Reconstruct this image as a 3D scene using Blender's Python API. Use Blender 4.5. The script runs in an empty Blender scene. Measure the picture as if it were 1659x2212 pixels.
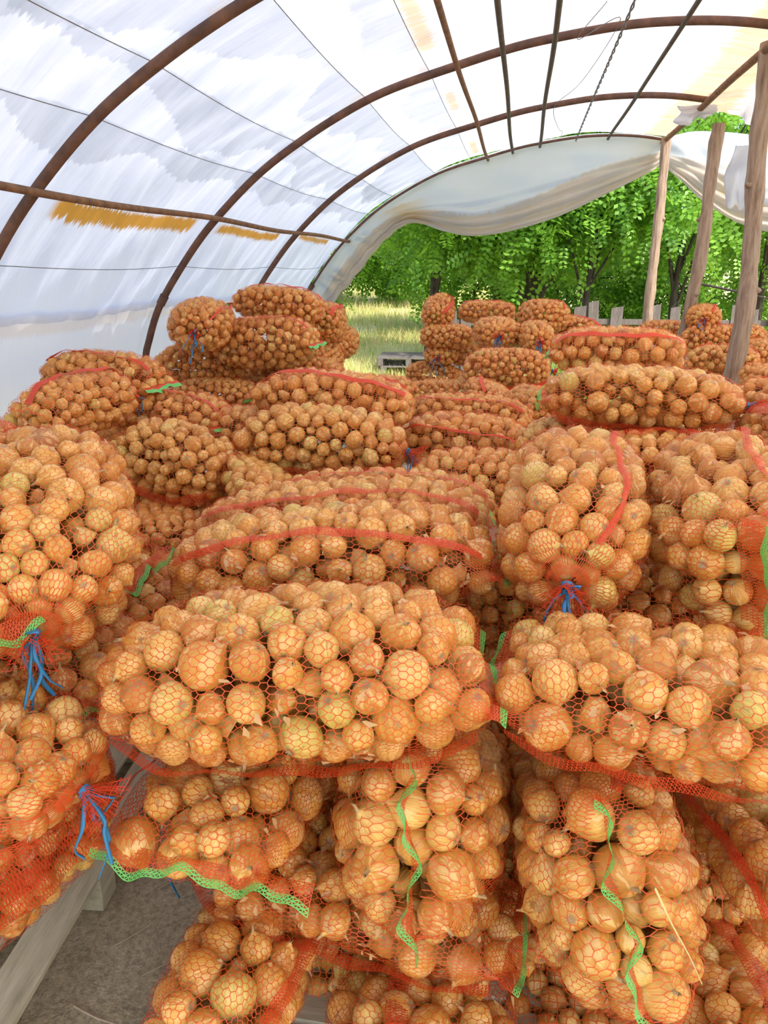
import bpy, math, random
import numpy as np
from mathutils import Matrix, Vector

# ------------------------------------------------------------------ camera, sky, sun, exposure
scn = bpy.context.scene
col = scn.collection
PI = math.pi
EYE = np.array([0.0, 0.0, 1.95])
CAM = np.array([[0.98527746, -0.05192623, -0.16288647],      # columns: right, up, forward
                [0.17096297, 0.29925631, 0.93873176],
                [0.0, 0.9527588, -0.30372796]])
cam_data = bpy.data.cameras.new('camera')
cam = bpy.data.objects.new('camera', cam_data)
col.objects.link(cam)
cam_data.sensor_fit = 'HORIZONTAL'
cam_data.sensor_width = 36.0
cam_data.lens = 36.0 * 1650.0 / 1659.0
cam_data.clip_start = 0.02
cam_data.clip_end = 400
m = Matrix.Identity(4)
for r_ in range(3):
    m[r_][0] = CAM[r_, 0]; m[r_][1] = CAM[r_, 1]; m[r_][2] = -CAM[r_, 2]; m[r_][3] = EYE[r_]
cam.matrix_world = m
scn.camera = cam

SUN_FROM = Vector((0.50, -0.50, 0.78)).normalized()
world = bpy.data.worlds.new('sky'); scn.world = world; world.use_nodes = True
wn = world.node_tree.nodes; wl = world.node_tree.links
bg = wn['Background']
sky = wn.new('ShaderNodeTexSky'); sky.sky_type = 'NISHITA'; sky.sun_disc = False
sky.sun_elevation = math.asin(SUN_FROM.z); sky.sun_rotation = math.atan2(SUN_FROM.x, SUN_FROM.y)
sky.air_density = 1.0; sky.dust_density = 2.5; sky.ozone_density = 1.0
wl.new(sky.outputs[0], bg.inputs[0]); bg.inputs[1].default_value = 0.30
sun_d = bpy.data.lights.new('sun', 'SUN'); sun_d.energy = 4.6; sun_d.angle = math.radians(0.6); sun_d.color = (1.0, 0.95, 0.87)
sun = bpy.data.objects.new('sun', sun_d); col.objects.link(sun)
sun.rotation_euler = SUN_FROM.to_track_quat('Z', 'Y').to_euler(); sun.location = (6, -2, 9)
vs = scn.view_settings
scn.display_settings.display_device = 'sRGB'
vs.view_transform = 'Standard'; vs.look = 'None'; vs.gamma = 1.0; vs.use_curve_mapping = False
vs.exposure = 0.3
scn.cycles.transparent_max_bounces = 12
scn.cycles.max_bounces = 6
scn.cycles.diffuse_bounces = 4
scn.cycles.transmission_bounces = 5
scn.cycles.glossy_bounces = 2
scn.cycles.use_adaptive_sampling = True
scn.cycles.adaptive_threshold = 0.2
scn.cycles.use_denoising = True
scn.cycles.sample_clamp_indirect = 8

rng = np.random.default_rng(7)
random.seed(7)

# ------------------------------------------------------------------ helpers
def mesh_np(name, V, F, uv=None, attr=None, smooth=True):
    """V (n,3), F (m,k) one polygon size, uv per vertex (n,2), attr {name: (n,)}"""
    V = np.asarray(V, np.float32); F = np.asarray(F, np.int32)
    me = bpy.data.meshes.new(name)
    k = F.shape[1]
    me.vertices.add(len(V)); me.vertices.foreach_set('co', V.ravel())
    me.loops.add(F.size); me.loops.foreach_set('vertex_index', F.ravel())
    me.polygons.add(len(F)); me.polygons.foreach_set('loop_start', np.arange(0, F.size, k, dtype=np.int32))
    me.polygons.foreach_set('use_smooth', np.full(len(F), smooth, dtype=bool))
    if uv is not None:
        l = me.uv_layers.new(name='UVMap')
        l.data.foreach_set('uv', np.asarray(uv, np.float32)[F.ravel()].ravel())
    if attr:
        for n, a in attr.items():
            at = me.attributes.new(n, 'FLOAT', 'POINT'); at.data.foreach_set('value', np.asarray(a, np.float32))
    me.update(calc_edges=True)
    me.validate(clean_customdata=False)
    return me

def obj(name, me, mat=None, parent=None, loc=None):
    o = bpy.data.objects.new(name, me)
    if mat is not None and me is not None and not me.materials:
        me.materials.append(mat)
    col.objects.link(o)
    if parent is not None:
        o.parent = parent
    if loc is not None:
        o.location = loc
    return o

def tag(o, label=None, cat=None, group=None, kind=None):
    if label: o['label'] = label
    if cat: o['category'] = cat
    if group: o['group'] = group
    if kind: o['kind'] = kind
    return o

def unit(a):
    return a / np.maximum(np.linalg.norm(a, axis=-1, keepdims=True), 1e-9)

def catmull(pts, n):
    P = np.asarray(pts, float)
    P = np.vstack([2 * P[0] - P[1], P, 2 * P[-1] - P[-2]])
    m_ = len(P) - 3
    u = np.linspace(0, m_ - 1e-6, n); i = u.astype(int); f = (u - i)[:, None]
    a, b, c, d = P[i], P[i + 1], P[i + 2], P[i + 3]
    return 0.5 * ((2 * b) + (-a + c) * f + (2 * a - 5 * b + 4 * c - d) * f**2 + (-a + 3 * b - 3 * c + d) * f**3)

def tube_vf(path, rad, seg=8, cap=True, flat=1.0):
    P = np.asarray(path, float); n = len(P)
    rad = np.broadcast_to(np.asarray(rad, float), (n,))
    T = unit(np.gradient(P, axis=0))
    ref = np.array([0, 0, 1.0]) if abs(T[:, 2]).mean() < 0.9 else np.array([1.0, 0, 0])
    S = unit(np.cross(T, ref)); U = np.cross(S, T)
    a = np.linspace(0, 2 * PI, seg, endpoint=False)
    V = P[:, None] + rad[:, None, None] * (np.cos(a)[None, :, None] * S[:, None] + flat * np.sin(a)[None, :, None] * U[:, None])
    i, j = np.meshgrid(np.arange(n - 1), np.arange(seg), indexing='ij')
    F = np.stack([i * seg + j, i * seg + (j + 1) % seg, (i + 1) * seg + (j + 1) % seg, (i + 1) * seg + j], -1).reshape(-1, 4)
    V = V.reshape(-1, 3)
    if cap:
        V = np.vstack([V, P[0], P[-1]]); c0 = n * seg
        k = np.arange(seg)
        F = np.vstack([F, np.stack([np.full(seg, c0), (k + 1) % seg, k, k], -1) * 1])
        F = np.vstack([F, np.stack([np.full(seg, c0 + 1), (n - 1) * seg + k, (n - 1) * seg + (k + 1) % seg, (n - 1) * seg + (k + 1) % seg], -1)])
    return V, F

def tube(name, path, rad, mat, parent=None, seg=8, flat=1.0):
    V, F = tube_vf(path, rad, seg, False, flat)
    n = len(path)
    # caps as fans of quads are avoided: close with a tiny end ring
    me = mesh_np(name, V, F)
    return obj(name, me, mat, parent)

def grid_faces(nu, nv, wrap=False):
    i, j = np.meshgrid(np.arange(nu if wrap else nu - 1), np.arange(nv - 1), indexing='ij')
    i2 = (i + 1) % nu
    return np.stack([i * nv + j, i2 * nv + j, i2 * nv + j + 1, i * nv + j + 1], -1).reshape(-1, 4)

def ribbons(A, B, N, w):
    """flat tapes of width w from A to B lying across normal N"""
    d = B - A
    s = unit(np.cross(d, N)) * (np.asarray(w)[..., None] * 0.5 if np.ndim(w) else w * 0.5)
    V = np.stack([A - s, A + s, B + s, B - s], 1).reshape(-1, 3)
    F = np.arange(len(V)).reshape(-1, 4)
    return V, F

def box_me(name, sx, sy, sz, bev=0.0):
    import bmesh
    bm = bmesh.new(); bmesh.ops.create_cube(bm, size=1.0)
    bmesh.ops.scale(bm, vec=(sx, sy, sz), verts=bm.verts)
    if bev: bmesh.ops.bevel(bm, geom=bm.edges[:], offset=bev, segments=1, affect='EDGES')
    me = bpy.data.meshes.new(name); bm.to_mesh(me); bm.free()
    return me

# ------------------------------------------------------------------ materials
def new_mat(name):
    mt = bpy.data.materials.new(name); mt.use_nodes = True
    return mt, mt.node_tree.nodes, mt.node_tree.links, mt.node_tree.nodes['Principled BSDF'], mt.node_tree.nodes['Material Output']

def nd(N, t, **kw):
    n = N.new(t)
    for k, v in kw.items():
        if k.startswith('i_'):
            key = k[2:]; key = int(key) if key.isdigit() else key.replace('_', ' ')
            n.inputs[key].default_value = v
        else:
            setattr(n, k, v)
    return n

def ramp(N, stops, interp='LINEAR'):
    r = N.new('ShaderNodeValToRGB'); e = r.color_ramp; e.interpolation = interp
    while len(e.elements) < len(stops): e.elements.new(0.5)
    for el, (p, c) in zip(e.elements, stops):
        el.position = p; el.color = (*c, 1.0) if len(c) == 3 else c
    return r

def math_(N, L, op, a, b=None, c=None, clamp=False):
    n = N.new('ShaderNodeMath'); n.operation = op; n.use_clamp = clamp
    for i, v in enumerate((a, b, c)):
        if v is None: continue
        if isinstance(v, (int, float)): n.inputs[i].default_value = v
        else: L.new(v, n.inputs[i])
    return n.outputs[0]

def mix_col(N, L, fac, a, b, blend='MIX'):
    n = N.new('ShaderNodeMix'); n.data_type = 'RGBA'; n.blend_type = blend
    for s, v in ((n.inputs[0], fac), (n.inputs[6], a), (n.inputs[7], b)):
        if isinstance(v, (int, float)): s.default_value = v
        elif isinstance(v, tuple): s.default_value = (*v, 1.0)
        else: L.new(v, s)
    return n.outputs[2]

def noisy_mat(name, c1, c2, scale=8.0, rough=0.8, bump=0.15, stretch=(1, 1, 1), bdist=0.01, c3=None, metallic=0.0):
    mt, N, L, P, O = new_mat(name)
    tc = nd(N, 'ShaderNodeTexCoord'); mp = nd(N, 'ShaderNodeMapping'); mp.inputs['Scale'].default_value = stretch
    L.new(tc.outputs['Object'], mp.inputs[0])
    n1 = nd(N, 'ShaderNodeTexNoise', i_Scale=scale, i_Detail=6.0, i_Roughness=0.6); L.new(mp.outputs[0], n1.inputs['Vector'])
    st = [(0.3, c1), (0.7, c2)] if c3 is None else [(0.25, c1), (0.5, c2), (0.75, c3)]
    r = ramp(N, st); L.new(n1.outputs[0], r.inputs[0]); L.new(r.outputs[0], P.inputs['Base Color'])
    P.inputs['Roughness'].default_value = rough; P.inputs['Metallic'].default_value = metallic
    if bump:
        b = nd(N, 'ShaderNodeBump', i_Strength=bump, i_Distance=bdist); L.new(n1.outputs[0], b.inputs['Height']); L.new(b.outputs[0], P.inputs['Normal'])
    return mt

def onion_mat(name, per_object):
    mt, N, L, P, O = new_mat(name)
    uv = nd(N, 'ShaderNodeTexCoord')
    at = nd(N, 'ShaderNodeAttribute', attribute_name='tint'); at.attribute_type = 'OBJECT' if per_object else 'GEOMETRY'
    tint = at.outputs['Fac']
    seed = math_(N, L, 'MULTIPLY', tint, 173.0)
    sp = nd(N, 'ShaderNodeSeparateXYZ'); L.new(uv.outputs['UV'], sp.inputs[0])
    u, v = sp.outputs[0], sp.outputs[1]
    ang = math_(N, L, 'MULTIPLY', u, 2 * PI)
    cx_ = math_(N, L, 'COSINE', ang); sx_ = math_(N, L, 'SINE', ang)
    def vec(a, b):      # seamless around the bulb: a = meridian frequency, b = height frequency
        c = nd(N, 'ShaderNodeCombineXYZ')
        L.new(math_(N, L, 'MULTIPLY', cx_, a), c.inputs[0]); L.new(math_(N, L, 'MULTIPLY', sx_, a), c.inputs[1])
        L.new(math_(N, L, 'ADD', math_(N, L, 'MULTIPLY', v, b), seed), c.inputs[2]); return c.outputs[0]
    fine = nd(N, 'ShaderNodeTexNoise', i_Scale=1.0, i_Detail=3.0); L.new(vec(9.0, 1.0), fine.inputs['Vector'])
    blot = nd(N, 'ShaderNodeTexNoise', i_Scale=1.0, i_Detail=4.0, i_Roughness=0.65); L.new(vec(1.6, 3.0), blot.inputs['Vector'])
    base = ramp(N, [(0.0, (0.68, 0.58, 0.13)), (0.10, (0.84, 0.58, 0.17)), (0.40, (0.79, 0.42, 0.08)), (0.72, (0.64, 0.28, 0.048)), (1.0, (0.44, 0.17, 0.045))])
    L.new(tint, base.inputs[0])
    lines = ramp(N, [(0.35, (0, 0, 0)), (0.62, (1, 1, 1))]); L.new(fine.outputs[0], lines.inputs[0])
    c1 = mix_col(N, L, math_(N, L, 'MULTIPLY', lines.outputs[0], 0.42), base.outputs[0], (0.52, 0.22, 0.045))
    pale = ramp(N, [(0.53, (0, 0, 0)), (0.56, (1, 1, 1))]); L.new(blot.outputs[0], pale.inputs[0])
    c2 = mix_col(N, L, math_(N, L, 'MULTIPLY', pale.outputs[0], 0.55), c1, (0.90, 0.64, 0.26))
    dirt = ramp(N, [(0.36, (1, 1, 1)), (0.41, (0, 0, 0))]); L.new(blot.outputs[0], dirt.inputs[0])
    c3 = mix_col(N, L, math_(N, L, 'MULTIPLY', dirt.outputs[0], 0.55), c2, (0.30, 0.15, 0.06))
    root = ramp(N, [(0.05, (1, 1, 1)), (0.15, (0, 0, 0)), (0.84, (0, 0, 0)), (0.95, (1, 1, 1))]); L.new(v, root.inputs[0])
    c4 = mix_col(N, L, math_(N, L, 'MULTIPLY', root.outputs[0], 0.7), c3, (0.36, 0.22, 0.10))
    L.new(c4, P.inputs['Base Color'])
    P.inputs['Roughness'].default_value = 0.33
    P.inputs['Specular IOR Level'].default_value = 0.45
    P.inputs['Subsurface Weight'].default_value = 0.0
    b = nd(N, 'ShaderNodeBump', i_Strength=0.30, i_Distance=0.01); L.new(fine.outputs[0], b.inputs['Height']); L.new(b.outputs[0], P.inputs['Normal'])
    return mt

def thread_mat(name, c, rough=0.45, tr=0.25):
    mt, N, L, P, O = new_mat(name)
    P.inputs['Base Color'].default_value = (*c, 1); P.inputs['Roughness'].default_value = rough
    t = nd(N, 'ShaderNodeBsdfTranslucent'); t.inputs[0].default_value = (*c, 1)
    mx = nd(N, 'ShaderNodeMixShader', i_0=tr); L.new(P.outputs[0], mx.inputs[1]); L.new(t.outputs[0], mx.inputs[2]); L.new(mx.outputs[0], O.inputs[0])
    return mt

def net_shell_mat(name, c, cell, thick):
    """knitted net seen too far away to build its threads: threads and holes from the UV in metres"""
    mt, N, L, P, O = new_mat(name)
    P.inputs['Base Color'].default_value = (*c, 1); P.inputs['Roughness'].default_value = 0.45
    uv = nd(N, 'ShaderNodeTexCoord')
    mp = nd(N, 'ShaderNodeMapping'); mp.inputs['Scale'].default_value = (1 / cell, 0.72 / cell, 1); L.new(uv.outputs['UV'], mp.inputs[0])
    vo = nd(N, 'ShaderNodeTexVoronoi', feature='DISTANCE_TO_EDGE', i_Scale=1.0, i_Randomness=0.45); vo.voronoi_dimensions = '2D'
    L.new(mp.outputs[0], vo.inputs['Vector'])
    hole = math_(N, L, 'GREATER_THAN', vo.outputs['Distance'], thick)
    tr = nd(N, 'ShaderNodeBsdfTransparent')
    mx = nd(N, 'ShaderNodeMixShader'); L.new(hole, mx.inputs[0])
    tl = nd(N, 'ShaderNodeBsdfTranslucent'); tl.inputs[0].default_value = (*c, 1); m0 = nd(N, 'ShaderNodeMixShader', i_0=0.35); L.new(P.outputs[0], m0.inputs[1]); L.new(tl.outputs[0], m0.inputs[2]); L.new(m0.outputs[0], mx.inputs[1]); L.new(tr.outputs[0], mx.inputs[2])
    L.new(mx.outputs[0], O.inputs[0])
    return mt

NET_C = (0.72, 0.10, 0.018)
M = {}
M['onion'] = onion_mat('onion_skin', True)
M['onion_fill'] = onion_mat('onion_skin_fill', False)
M['net'] = thread_mat('orange_net_thread', NET_C)
M['net_shell'] = net_shell_mat('orange_net_far', (0.90, 0.16, 0.04), 0.0155, 0.055)
M['seam'] = thread_mat('red_seam_thread', (0.74, 0.07, 0.018))
M['green'] = thread_mat('green_hem_thread', (0.17, 0.62, 0.13))
M['blue'] = thread_mat('blue_twine', (0.03, 0.22, 0.44), 0.35, 0.1)
M['dry'] = noisy_mat('dry_onion_neck', (0.34, 0.20, 0.08), (0.60, 0.40, 0.18), 30, 0.7, 0.2)
M['root'] = noisy_mat('root_hair', (0.34, 0.22, 0.11), (0.62, 0.48, 0.30), 30, 0.9, 0)
M['flake'] = thread_mat('papery_flake', (0.72, 0.46, 0.21), 0.5, 0.35)
M['straw'] = noisy_mat('dry_straw', (0.62, 0.44, 0.14), (0.82, 0.66, 0.30), 20, 0.6, 0)
M['twig'] = noisy_mat('dry_twig', (0.40, 0.30, 0.19), (0.58, 0.47, 0.33), 20, 0.8, 0)
M['rust_pipe'] = noisy_mat('rusty_pipe', (0.055, 0.03, 0.022), (0.13, 0.062, 0.04), 14, 0.75, 0.25, c3=(0.21, 0.10, 0.055))
M['rust_bar'] = noisy_mat('rusty_bar', (0.10, 0.055, 0.03), (0.20, 0.10, 0.05), 16, 0.8, 0.2, c3=(0.30, 0.15, 0.07))
M['grey_bar'] = noisy_mat('grey_lath', (0.055, 0.045, 0.035), (0.12, 0.095, 0.07), 16, 0.8, 0.2)
M['wire'] = noisy_mat('dark_wire', (0.10, 0.10, 0.10), (0.22, 0.21, 0.20), 20, 0.6, 0)
M['post'] = noisy_mat('stripped_log', (0.17, 0.11, 0.07), (0.38, 0.27, 0.19), 6, 0.9, 0.9, (7, 7, 0.8), 0.03, (0.50, 0.39, 0.30))
M['board'] = noisy_mat('weathered_board', (0.29, 0.26, 0.17), (0.46, 0.42, 0.29), 6, 0.9, 0.4, (1.0, 8, 8), 0.006, (0.56, 0.52, 0.37))
M['picket'] = noisy_mat('grey_picket', (0.10, 0.085, 0.075), (0.21, 0.18, 0.16), 6, 0.9, 0.4, (8, 8, 1.0), 0.006)
M['bark'] = noisy_mat('dark_bark', (0.025, 0.02, 0.015), (0.085, 0.065, 0.05), 7, 0.95, 0.8, (4, 4, 1), 0.03)

# ------------------------------------------------------------------ tunnel profile (X, Z), ridge at X = 1.40
LEFT = [(-2.70, 0.0), (-2.69, 0.5), (-2.68, 1.0), (-2.66, 1.30), (-2.61, 1.47), (-2.50, 1.72), (-2.26, 2.05), (-2.04, 2.29), (-1.74, 2.55), (-1.42, 2.755), (-1.10, 2.92), (-0.84, 3.02),
        (-0.45, 3.125), (-0.17, 3.195), (0.07, 3.24), (0.50, 3.295), (0.83, 3.305), (1.12, 3.29), (1.40, 3.25)]
RIDGE_X = 1.40
prof_l = catmull(LEFT, 400)
s_l = np.concatenate([[0], np.cumsum(np.linalg.norm(np.diff(prof_l, axis=0), axis=1))])
S_END = s_l[-1]
def prof_at(s, off=0.0):
    """point on the left half profile at arc length s, moved outward by off"""
    s = np.asarray(s, float)
    x = np.interp(s, s_l, prof_l[:, 0]); z = np.interp(s, s_l, prof_l[:, 1])
    e = 0.02
    tx = np.interp(s + e, s_l, prof_l[:, 0]) - np.interp(s - e, s_l, prof_l[:, 0]); tz = np.interp(s + e, s_l, prof_l[:, 1]) - np.interp(s - e, s_l, prof_l[:, 1])
    n = np.hypot(tx, tz) + 1e-9
    return np.stack([x - off * tz / n, z + off * tx / n], -1)
def s_of_x(x): return float(np.interp(x, prof_l[60:, 0], s_l[60:]))
def s_of_z(z):
    k = np.argmax(prof_l[:, 1]); return float(np.interp(z, prof_l[:k, 1], s_l[:k]))
S_PIPE = s_of_z(2.29); S_SKIRT = s_of_z(1.70)
WIRES = [s_of_z(1.96), s_of_z(2.535), s_of_z(2.72), s_of_x(-1.02), s_of_x(-0.62)]
RIBS = [1.2, 3.2, 5.2, 7.2, 9.2]

def film_mat(name, stains):
    mt, N, L, P, O = new_mat(name)
    N.remove(P)
    tc = nd(N, 'ShaderNodeTexCoord'); sp = nd(N, 'ShaderNodeSeparateXYZ'); L.new(tc.outputs['UV'], sp.inputs[0])
    u, v = sp.outputs[0], sp.outputs[1]
    def noise(su, sv, seed, detail=4.0, rough=0.6):
        c = nd(N, 'ShaderNodeCombineXYZ'); c.inputs[2].default_value = seed
        L.new(math_(N, L, 'MULTIPLY', u, su), c.inputs[0]); L.new(math_(N, L, 'MULTIPLY', v, sv), c.inputs[1])
        n = nd(N, 'ShaderNodeTexNoise', i_Scale=1.0, i_Detail=detail, i_Roughness=rough); L.new(c.outputs[0], n.inputs['Vector']); return n.outputs[0]
    def smooth(x, a, b):
        n = nd(N, 'ShaderNodeMapRange', interpolation_type='SMOOTHSTEP'); n.inputs[1].default_value = a; n.inputs[2].default_value = b
        if isinstance(x, (int, float)): n.inputs[0].default_value = x
        else: L.new(x, n.inputs[0])
        return n.outputs[0]
    streak = noise(26.0, 1.2, 3.0); jag = noise(34.0, 2.0, 9.0, 2.0); broad = noise(0.8, 0.9, 1.0)
    colr = mix_col(N, L, math_(N, L, 'MULTIPLY', smooth(broad, 0.35, 0.75), 0.10), (0.83, 0.85, 0.91), (0.72, 0.73, 0.83))
    # grey deposits that hang down from each support wire with a ragged lower edge
    for k, (sw, w0) in enumerate(stains['wires']):
        d = math_(N, L, 'SUBTRACT', sw, v)
        wid = math_(N, L, 'ADD', math_(N, L, 'MULTIPLY', smooth(noise(0.55, 0.0, 20.0 + 3 * k, 2.0), 0.38, 0.68), w0), math_(N, L, 'MULTIPLY', jag, 0.10))
        inside = math_(N, L, 'MULTIPLY', smooth(d, -0.005, 0.01), smooth(math_(N, L, 'SUBTRACT', wid, d), -0.003, 0.012))
        fac = math_(N, L, 'MULTIPLY', inside, math_(N, L, 'ADD', 0.22, math_(N, L, 'MULTIPLY', streak, 0.28)))
        colr = mix_col(N, L, fac, colr, (0.34, 0.37, 0.42))
    # rust stains rubbed off the bars
    fu = noise(70.0, 5.0, 5.0, 2.0)
    for (u0, u1, v0, v1, st, c) in stains['rust']:
        ve = math_(N, L, 'ADD', v, math_(N, L, 'MULTIPLY', math_(N, L, 'SUBTRACT', fu, 0.5), (v1 - v0) * stains.get('jag', 1.3)))
        mu = math_(N, L, 'MULTIPLY', smooth(u, u0 - 0.05, u0 + 0.06), smooth(math_(N, L, 'MULTIPLY', u, -1.0), -u1 - 0.05, -u1 + 0.06))
        mv = math_(N, L, 'MULTIPLY', smooth(ve, v0 - 0.02, v0 + 0.02), smooth(math_(N, L, 'MULTIPLY', ve, -1.0), -v1 - 0.02, -v1 + 0.02))
        fac = math_(N, L, 'MULTIPLY', math_(N, L, 'MULTIPLY', mu, mv), math_(N, L, 'MULTIPLY', st, math_(N, L, 'ADD', 0.55, math_(N, L, 'MULTIPLY', streak, 0.8))), clamp=True)
        colr = mix_col(N, L, fac, colr, c)
    df = nd(N, 'ShaderNodeBsdfDiffuse'); ts = nd(N, 'ShaderNodeBsdfTranslucent'); gl = nd(N, 'ShaderNodeBsdfGlossy', i_Roughness=0.35)
    L.new(colr, df.inputs[0]); L.new(colr, ts.inputs[0])
    bp = nd(N, 'ShaderNodeBump', i_Strength=0.30, i_Distance=0.03)
    L.new(math_(N, L, 'ADD', math_(N, L, 'MULTIPLY', noise(7.0, 1.2, 14.0, 3.0), 1.0), math_(N, L, 'MULTIPLY', noise(1.3, 3.5, 15.0, 3.0), 0.8)), bp.inputs['Height'])
    for s in (df, ts, gl): L.new(bp.outputs[0], s.inputs['Normal'])
    m1 = nd(N, 'ShaderNodeMixShader', i_0=stains.get('trans', 0.62)); L.new(df.outputs[0], m1.inputs[1]); L.new(ts.outputs[0], m1.inputs[2])
    m2 = nd(N, 'ShaderNodeMixShader', i_0=0.05); L.new(m1.outputs[0], m2.inputs[1]); L.new(gl.outputs[0], m2.inputs[2])
    last = m2
    if stains.get('clear'):
        tr = nd(N, 'ShaderNodeBsdfTransparent'); m3 = nd(N, 'ShaderNodeMixShader', i_0=stains['clear']); L.new(m2.outputs[0], m3.inputs[1]); L.new(tr.outputs[0], m3.inputs[2]); last = m3
    L.new(last.outputs[0], O.inputs[0])
    return mt

RUST = (0.62, 0.30, 0.05); RUST2 = (0.80, 0.50, 0.22)
film_left = film_mat('greenhouse_film', {
    'wires': [(WIRES[1], 0.30), (WIRES[2], 0.36), (WIRES[3], 0.75), (WIRES[4], 0.30)],
    'rust': [(3.45, 5.05, S_PIPE - 0.17, S_PIPE - 0.07, 1.3, RUST), (5.45, 6.85, S_PIPE - 0.15, S_PIPE - 0.08, 1.2, RUST), (7.5, 8.6, S_PIPE - 0.12, S_PIPE - 0.06, 1.0, RUST),
             (-0.5, 2.6, S_PIPE - 0.15, S_PIPE - 0.07, 1.2, RUST), (0.5, 4.75, s_of_x(-0.62), s_of_x(-0.53), 0.75, RUST2), (5.75, 6.45, s_of_x(-0.60), s_of_x(-0.53), 0.7, RUST2),
             (7.9, 8.8, s_of_x(-0.58), s_of_x(-0.51), 0.8, RUST2), (-4, 9.3, S_END - 0.22, S_END + 0.02, 0.8, RUST2)]
            + [(y - 0.07, y + 0.09, s_of_x(-0.95), S_END, 0.35, RUST2) for y in RIBS]})
film_right = film_mat('greenhouse_film_right', {'wires': [(1.9, 0.3)], 'rust': [(-4, 9.3, -0.02, 0.30, 0.85, RUST2), (-4, 9.3, 0.30, 0.8, 0.35, RUST2)]})
film_skirt = film_mat('skirt_film', {'wires': [(1.2, 0.3)], 'rust': [(-4, 9.3, 1.62, 1.70, 0.25, RUST2), (-4, 9.3, 1.05, 1.12, 0.28, RUST2)], 'trans': 0.5})

# ------------------------------------------------------------------ film covering
def film_sheet(name, s0, s1, ns, y0, y1, ny, mat, off=0.03, mirror=False, ragged=0.0, vflip=False):
    s = np.linspace(s0, s1, ns); y = np.linspace(y0, y1, ny)
    Y, S = np.meshgrid(y, s, indexing='ij')
    ph = ((Y - 3.2) % 2.0) / 2.0
    sag = -0.035 * np.sin(PI * ph) ** 1.0
    wr = 0.010 * np.sin(S * 9 + 3 * np.sin(Y * 2.1)) * np.sin(PI * ph) + 0.007 * np.sin(Y * 17 + 2 * np.sin(S * 5)) + 0.006 * np.sin(Y * 41 + S * 6)
    XZ = prof_at(np.clip(S, 0, S_END), 0.0)
    e = prof_at(np.clip(S, 0, S_END), 1.0) - XZ
    XZ = XZ + e * (off + sag + wr)[..., None]
    X = XZ[..., 0]; Z = XZ[..., 1]
    UV = np.stack([Y, S], -1)
    if mirror:
        X = 2 * RIDGE_X - X; UV = np.stack([Y, S_END - S], -1)
    if ragged:
        w = np.clip((Y - (y1 - 0.6)) / 0.6, 0, 1)
        Yr = Y + w * ragged * (np.sin(S * 7) * 0.5 + np.sin(S * 19 + 1) * 0.3 + np.sin(S * 43) * 0.2)
        Z = Z - 0.25 * w ** 2 * np.clip((S_END - S) / 0.8, 0, 1)
    else: Yr = Y
    V = np.stack([X, Yr, Z], -1).reshape(-1, 3)
    return obj(name, mesh_np(name, V, grid_faces(ny, ns), UV.reshape(-1, 2)), mat)
tag(film_sheet('ceiling', S_SKIRT - 0.03, S_END, 90, -1.7, 9.24, 200, film_left), 'white translucent film stretched over the left half of the tunnel roof', None, None, 'structure')
tag(film_sheet('wall_left', 0.0, S_SKIRT + 0.02, 34, -1.7, 9.24, 170, film_skirt, off=0.045), 'pale plastic skirt along the foot of the left side', None, None, 'structure')
tag(film_sheet('wall_right', s_of_z(1.75), S_END, 80, -1.7, 7.7, 160, film_right, mirror=True, ragged=0.22), 'white film sloping down on the right of the ridge, ragged at its far edge', None, None, 'structure')

# ------------------------------------------------------------------ hoops, purlins, pipes, wires
hoop_lab = {3.2: 'nearest rusty hoop pipe, top left, curving up over the film', 5.2: 'second rusty hoop pipe, arching from left wall over to the ridge',
            7.2: 'third rusty hoop pipe, thinner looking, ending at the middle log post', 9.2: 'farthest hoop pipe, holding the gathered gable film'}
ss = np.linspace(0.02, S_END, 90)
for y in RIBS:
    xz = prof_at(ss, -0.012)
    mir = np.stack([2 * RIDGE_X - xz[::-1, 0], xz[::-1, 1]], -1)[1:]
    full = np.vstack([xz, mir]) if y < 7 else xz
    path = np.stack([full[:, 0], np.full(len(full), y) + 0.012 * np.sin(full[:, 0] * 2.3 + y), full[:, 1]], -1)
    root = tag(obj('roof_hoop', None), hoop_lab.get(y, 'rusty hoop pipe overhead, above the top edge of the photo'), 'pipe', 'hoops of the tunnel')
    root.location = (-2.7, y, 0)
    pth = path - np.array([-2.7, y, 0])
    tube('pipe', pth, 0.024 if y < 9 else 0.014, M['rust_pipe'], root, 10)
    k = int(np.argmin(abs(xz[:, 1] - 1.34)))
    tube('foot_sleeve', pth[:k + 1], 0.030, M['rust_pipe'], root, 10)
    tube('joint_sleeve', pth[k + 6:k + 8], 0.030, M['rust_pipe'], root, 10)
def long_bar(name, s, rad, mat, label, y0=-1.7, y1=9.22, off=-0.045, wob=0.005, seg=6, flat=1.0, cat='bar', grp='lengthwise roof bars', sag=0.0):
    y = np.linspace(y0, y1, 140); xz = prof_at(s, off); e = prof_at(s, off + 1.0) - xz
    dn = -sag * np.sin(PI * (((y - 3.2) % 2.0) / 2.0))
    path = np.stack([xz[0] + wob * np.sin(y * 1.7 + s * 5) + e[0] * dn, y, xz[1] + wob * np.sin(y * 2.3 + s) + e[1] * dn], -1)
    return tag(tube(name, path, rad, mat, None, seg, flat), label, cat, grp)
long_bar('side_pipe', S_PIPE, 0.018, M['rust_bar'], 'thin rusty pipe running lengthwise along the left side above orange stains', off=-0.05, wob=0.008)
long_bar('roof_purlin', s_of_x(-0.45), 0.017, M['rust_bar'], 'leftmost brown lengthwise roof bar, beside orange rust stains')
long_bar('roof_purlin', s_of_x(-0.19), 0.016, M['grey_bar'], 'second dark lengthwise roof bar from the left')
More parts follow.
